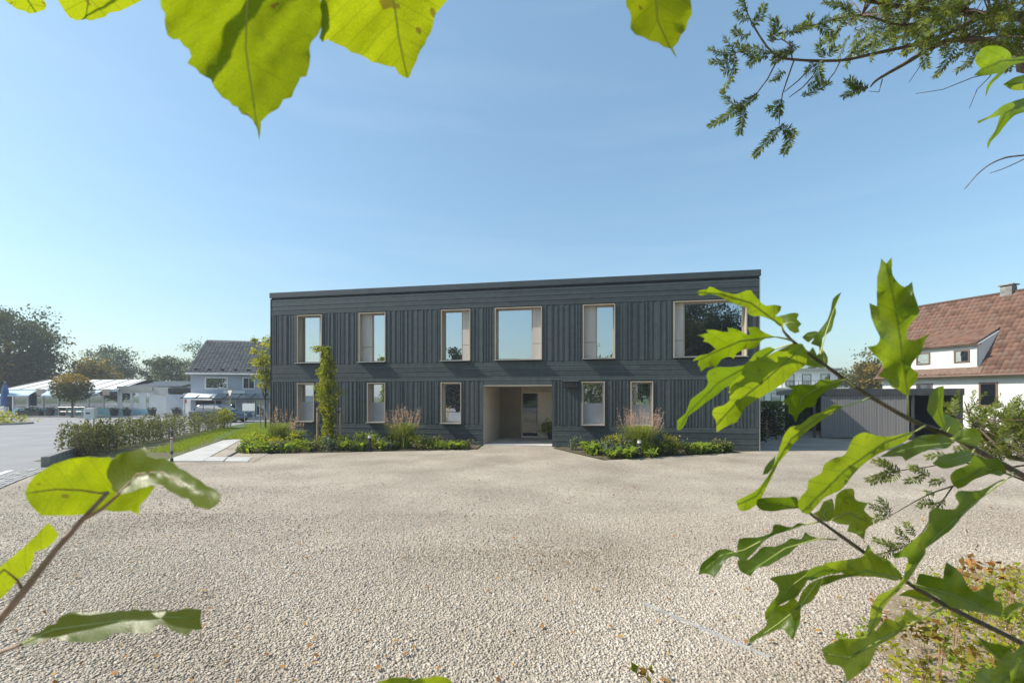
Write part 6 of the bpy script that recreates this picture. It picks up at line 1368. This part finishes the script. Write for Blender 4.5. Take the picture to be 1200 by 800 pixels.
# ------------------------------------------------------------------ seedlings on the soil patch
def seedling(px, pytop, Y, n, m, leafs, seed, label, spread=.10):
    rng = np.random.default_rng(seed); top = P(px, pytop, Y); h = max(top.z, .12); e = empty('seedling', (top.x, Y, 0), 0, label, 'seedling', 'seedlings on the soil by the yard')
    s = MB(); C = []; D = []
    for k in range(3 + n // 14):
        q = rng.random() * 6.283; r_ = spread * (.2 + rng.random()); tip = np.array([math.cos(q) * r_, math.sin(q) * r_, h * (.75 + .27 * rng.random())]); mid_ = np.array([tip[0] * .3, tip[1] * .3, h * .5])
        s.tube([(rng.normal() * .01, rng.normal() * .01, -.01), tuple(mid_), tuple(tip)], [.0028, .002, .001], n=5)
        for j in range(14):
            t = .35 + .65 * rng.random(); base_ = mid_ * (1 - t) + tip * t if t > .5 else mid_ * t * 2
            d_ = np.array([rng.normal(), rng.normal(), .25 + .4 * rng.normal()]); d_ /= np.linalg.norm(d_); C.append(base_ + d_ * leafs * .6); D.append(d_)
    s.build('stem', 'petiole_red', e)
    V, F, rn = leaf_quads(np.array(C), leafs, .62, dirs=np.array(D), rng=rng); mesh_np('leaves', V, F, m, e, rn)
seedling(1003, 722, 3.35, 10, 'leaf_bright', .055, 1, 'green round-leaved seedling beside the reddish one on the soil')
seedling(1085, 722, 3.25, 50, 'seedling_leaf', .055, 2, 'bushy yellow and red-leaved seedling on the soil patch', .2)
seedling(1040, 745, 3.2, 26, 'leaf_yellow', .045, 3, 'yellowish seedling between the green and the bushy red ones', .14)
seedling(1118, 640, 3.9, 22, 'litter', .055, 4, 'withered brown-leaved seedling on the soil patch', .2)
seedling(1150, 645, 4.3, 18, 'litter', .05, 5, 'small withered seedling beside the brown-leaved one', .18)
seedling(1186, 645, 3.7, 24, 'leaf_yellow', .045, 6, 'upright yellow-green seedling at the edge of the soil patch', .07)
seedling(1168, 735, 3.2, 40, 'leaf_yellow', .045, 7, 'leafy yellow-green seedling beneath the oak branch', .12)
seedling(1140, 750, 3.1, 22, 'seedling_leaf', .045, 8, 'small mixed-colour seedling beside the leafy yellow-green one', .1)
seedling(753, 776, 3.2, 6, 'seedling_leaf', .05, 9, 'tiny lone seedling growing out of the gravel', .07)
seedling(1020, 700, 3.8, 10, 'litter', .04, 10, 'few-leaved brown seedling at the gravel edge', .12)

seedling(1100, 690, 3.5, 40, 'leaf_bright', .055, 11, 'taller green seedling standing behind the bushy red-leaved one', .16)
seedling(1178, 690, 3.45, 46, 'leaf_bright', .05, 12, 'dense green seedling beside the upright yellow-green one', .16)
seedling(1128, 770, 2.95, 30, 'leaf_bright', .045, 13, 'small green seedling in front of the mixed-colour one', .12)
seedling(1062, 765, 3.0, 30, 'leaf_yellow', .045, 14, 'low yellow-green seedling in front of the bushy red-leaved one', .12)

# ------------------------------------------------------------------ thin autumn haze
hz, hn, hl, hb = nodes('haze'); hn.remove(hb)
pv = hn.new('ShaderNodeVolumePrincipled'); pv.inputs['Color'].default_value = (.86, .92, 1.0, 1); pv.inputs['Density'].default_value = .0011; pv.inputs['Anisotropy'].default_value = .3
hl.new(pv.outputs['Volume'], hn['Material Output'].inputs['Volume'])
ho = MB().box(-905, 905, -705, 1505, -1.1, 15.5).build('haze', 'haze'); tag(ho, 'thin pale autumn haze in the air', 'haze', kind='stuff')
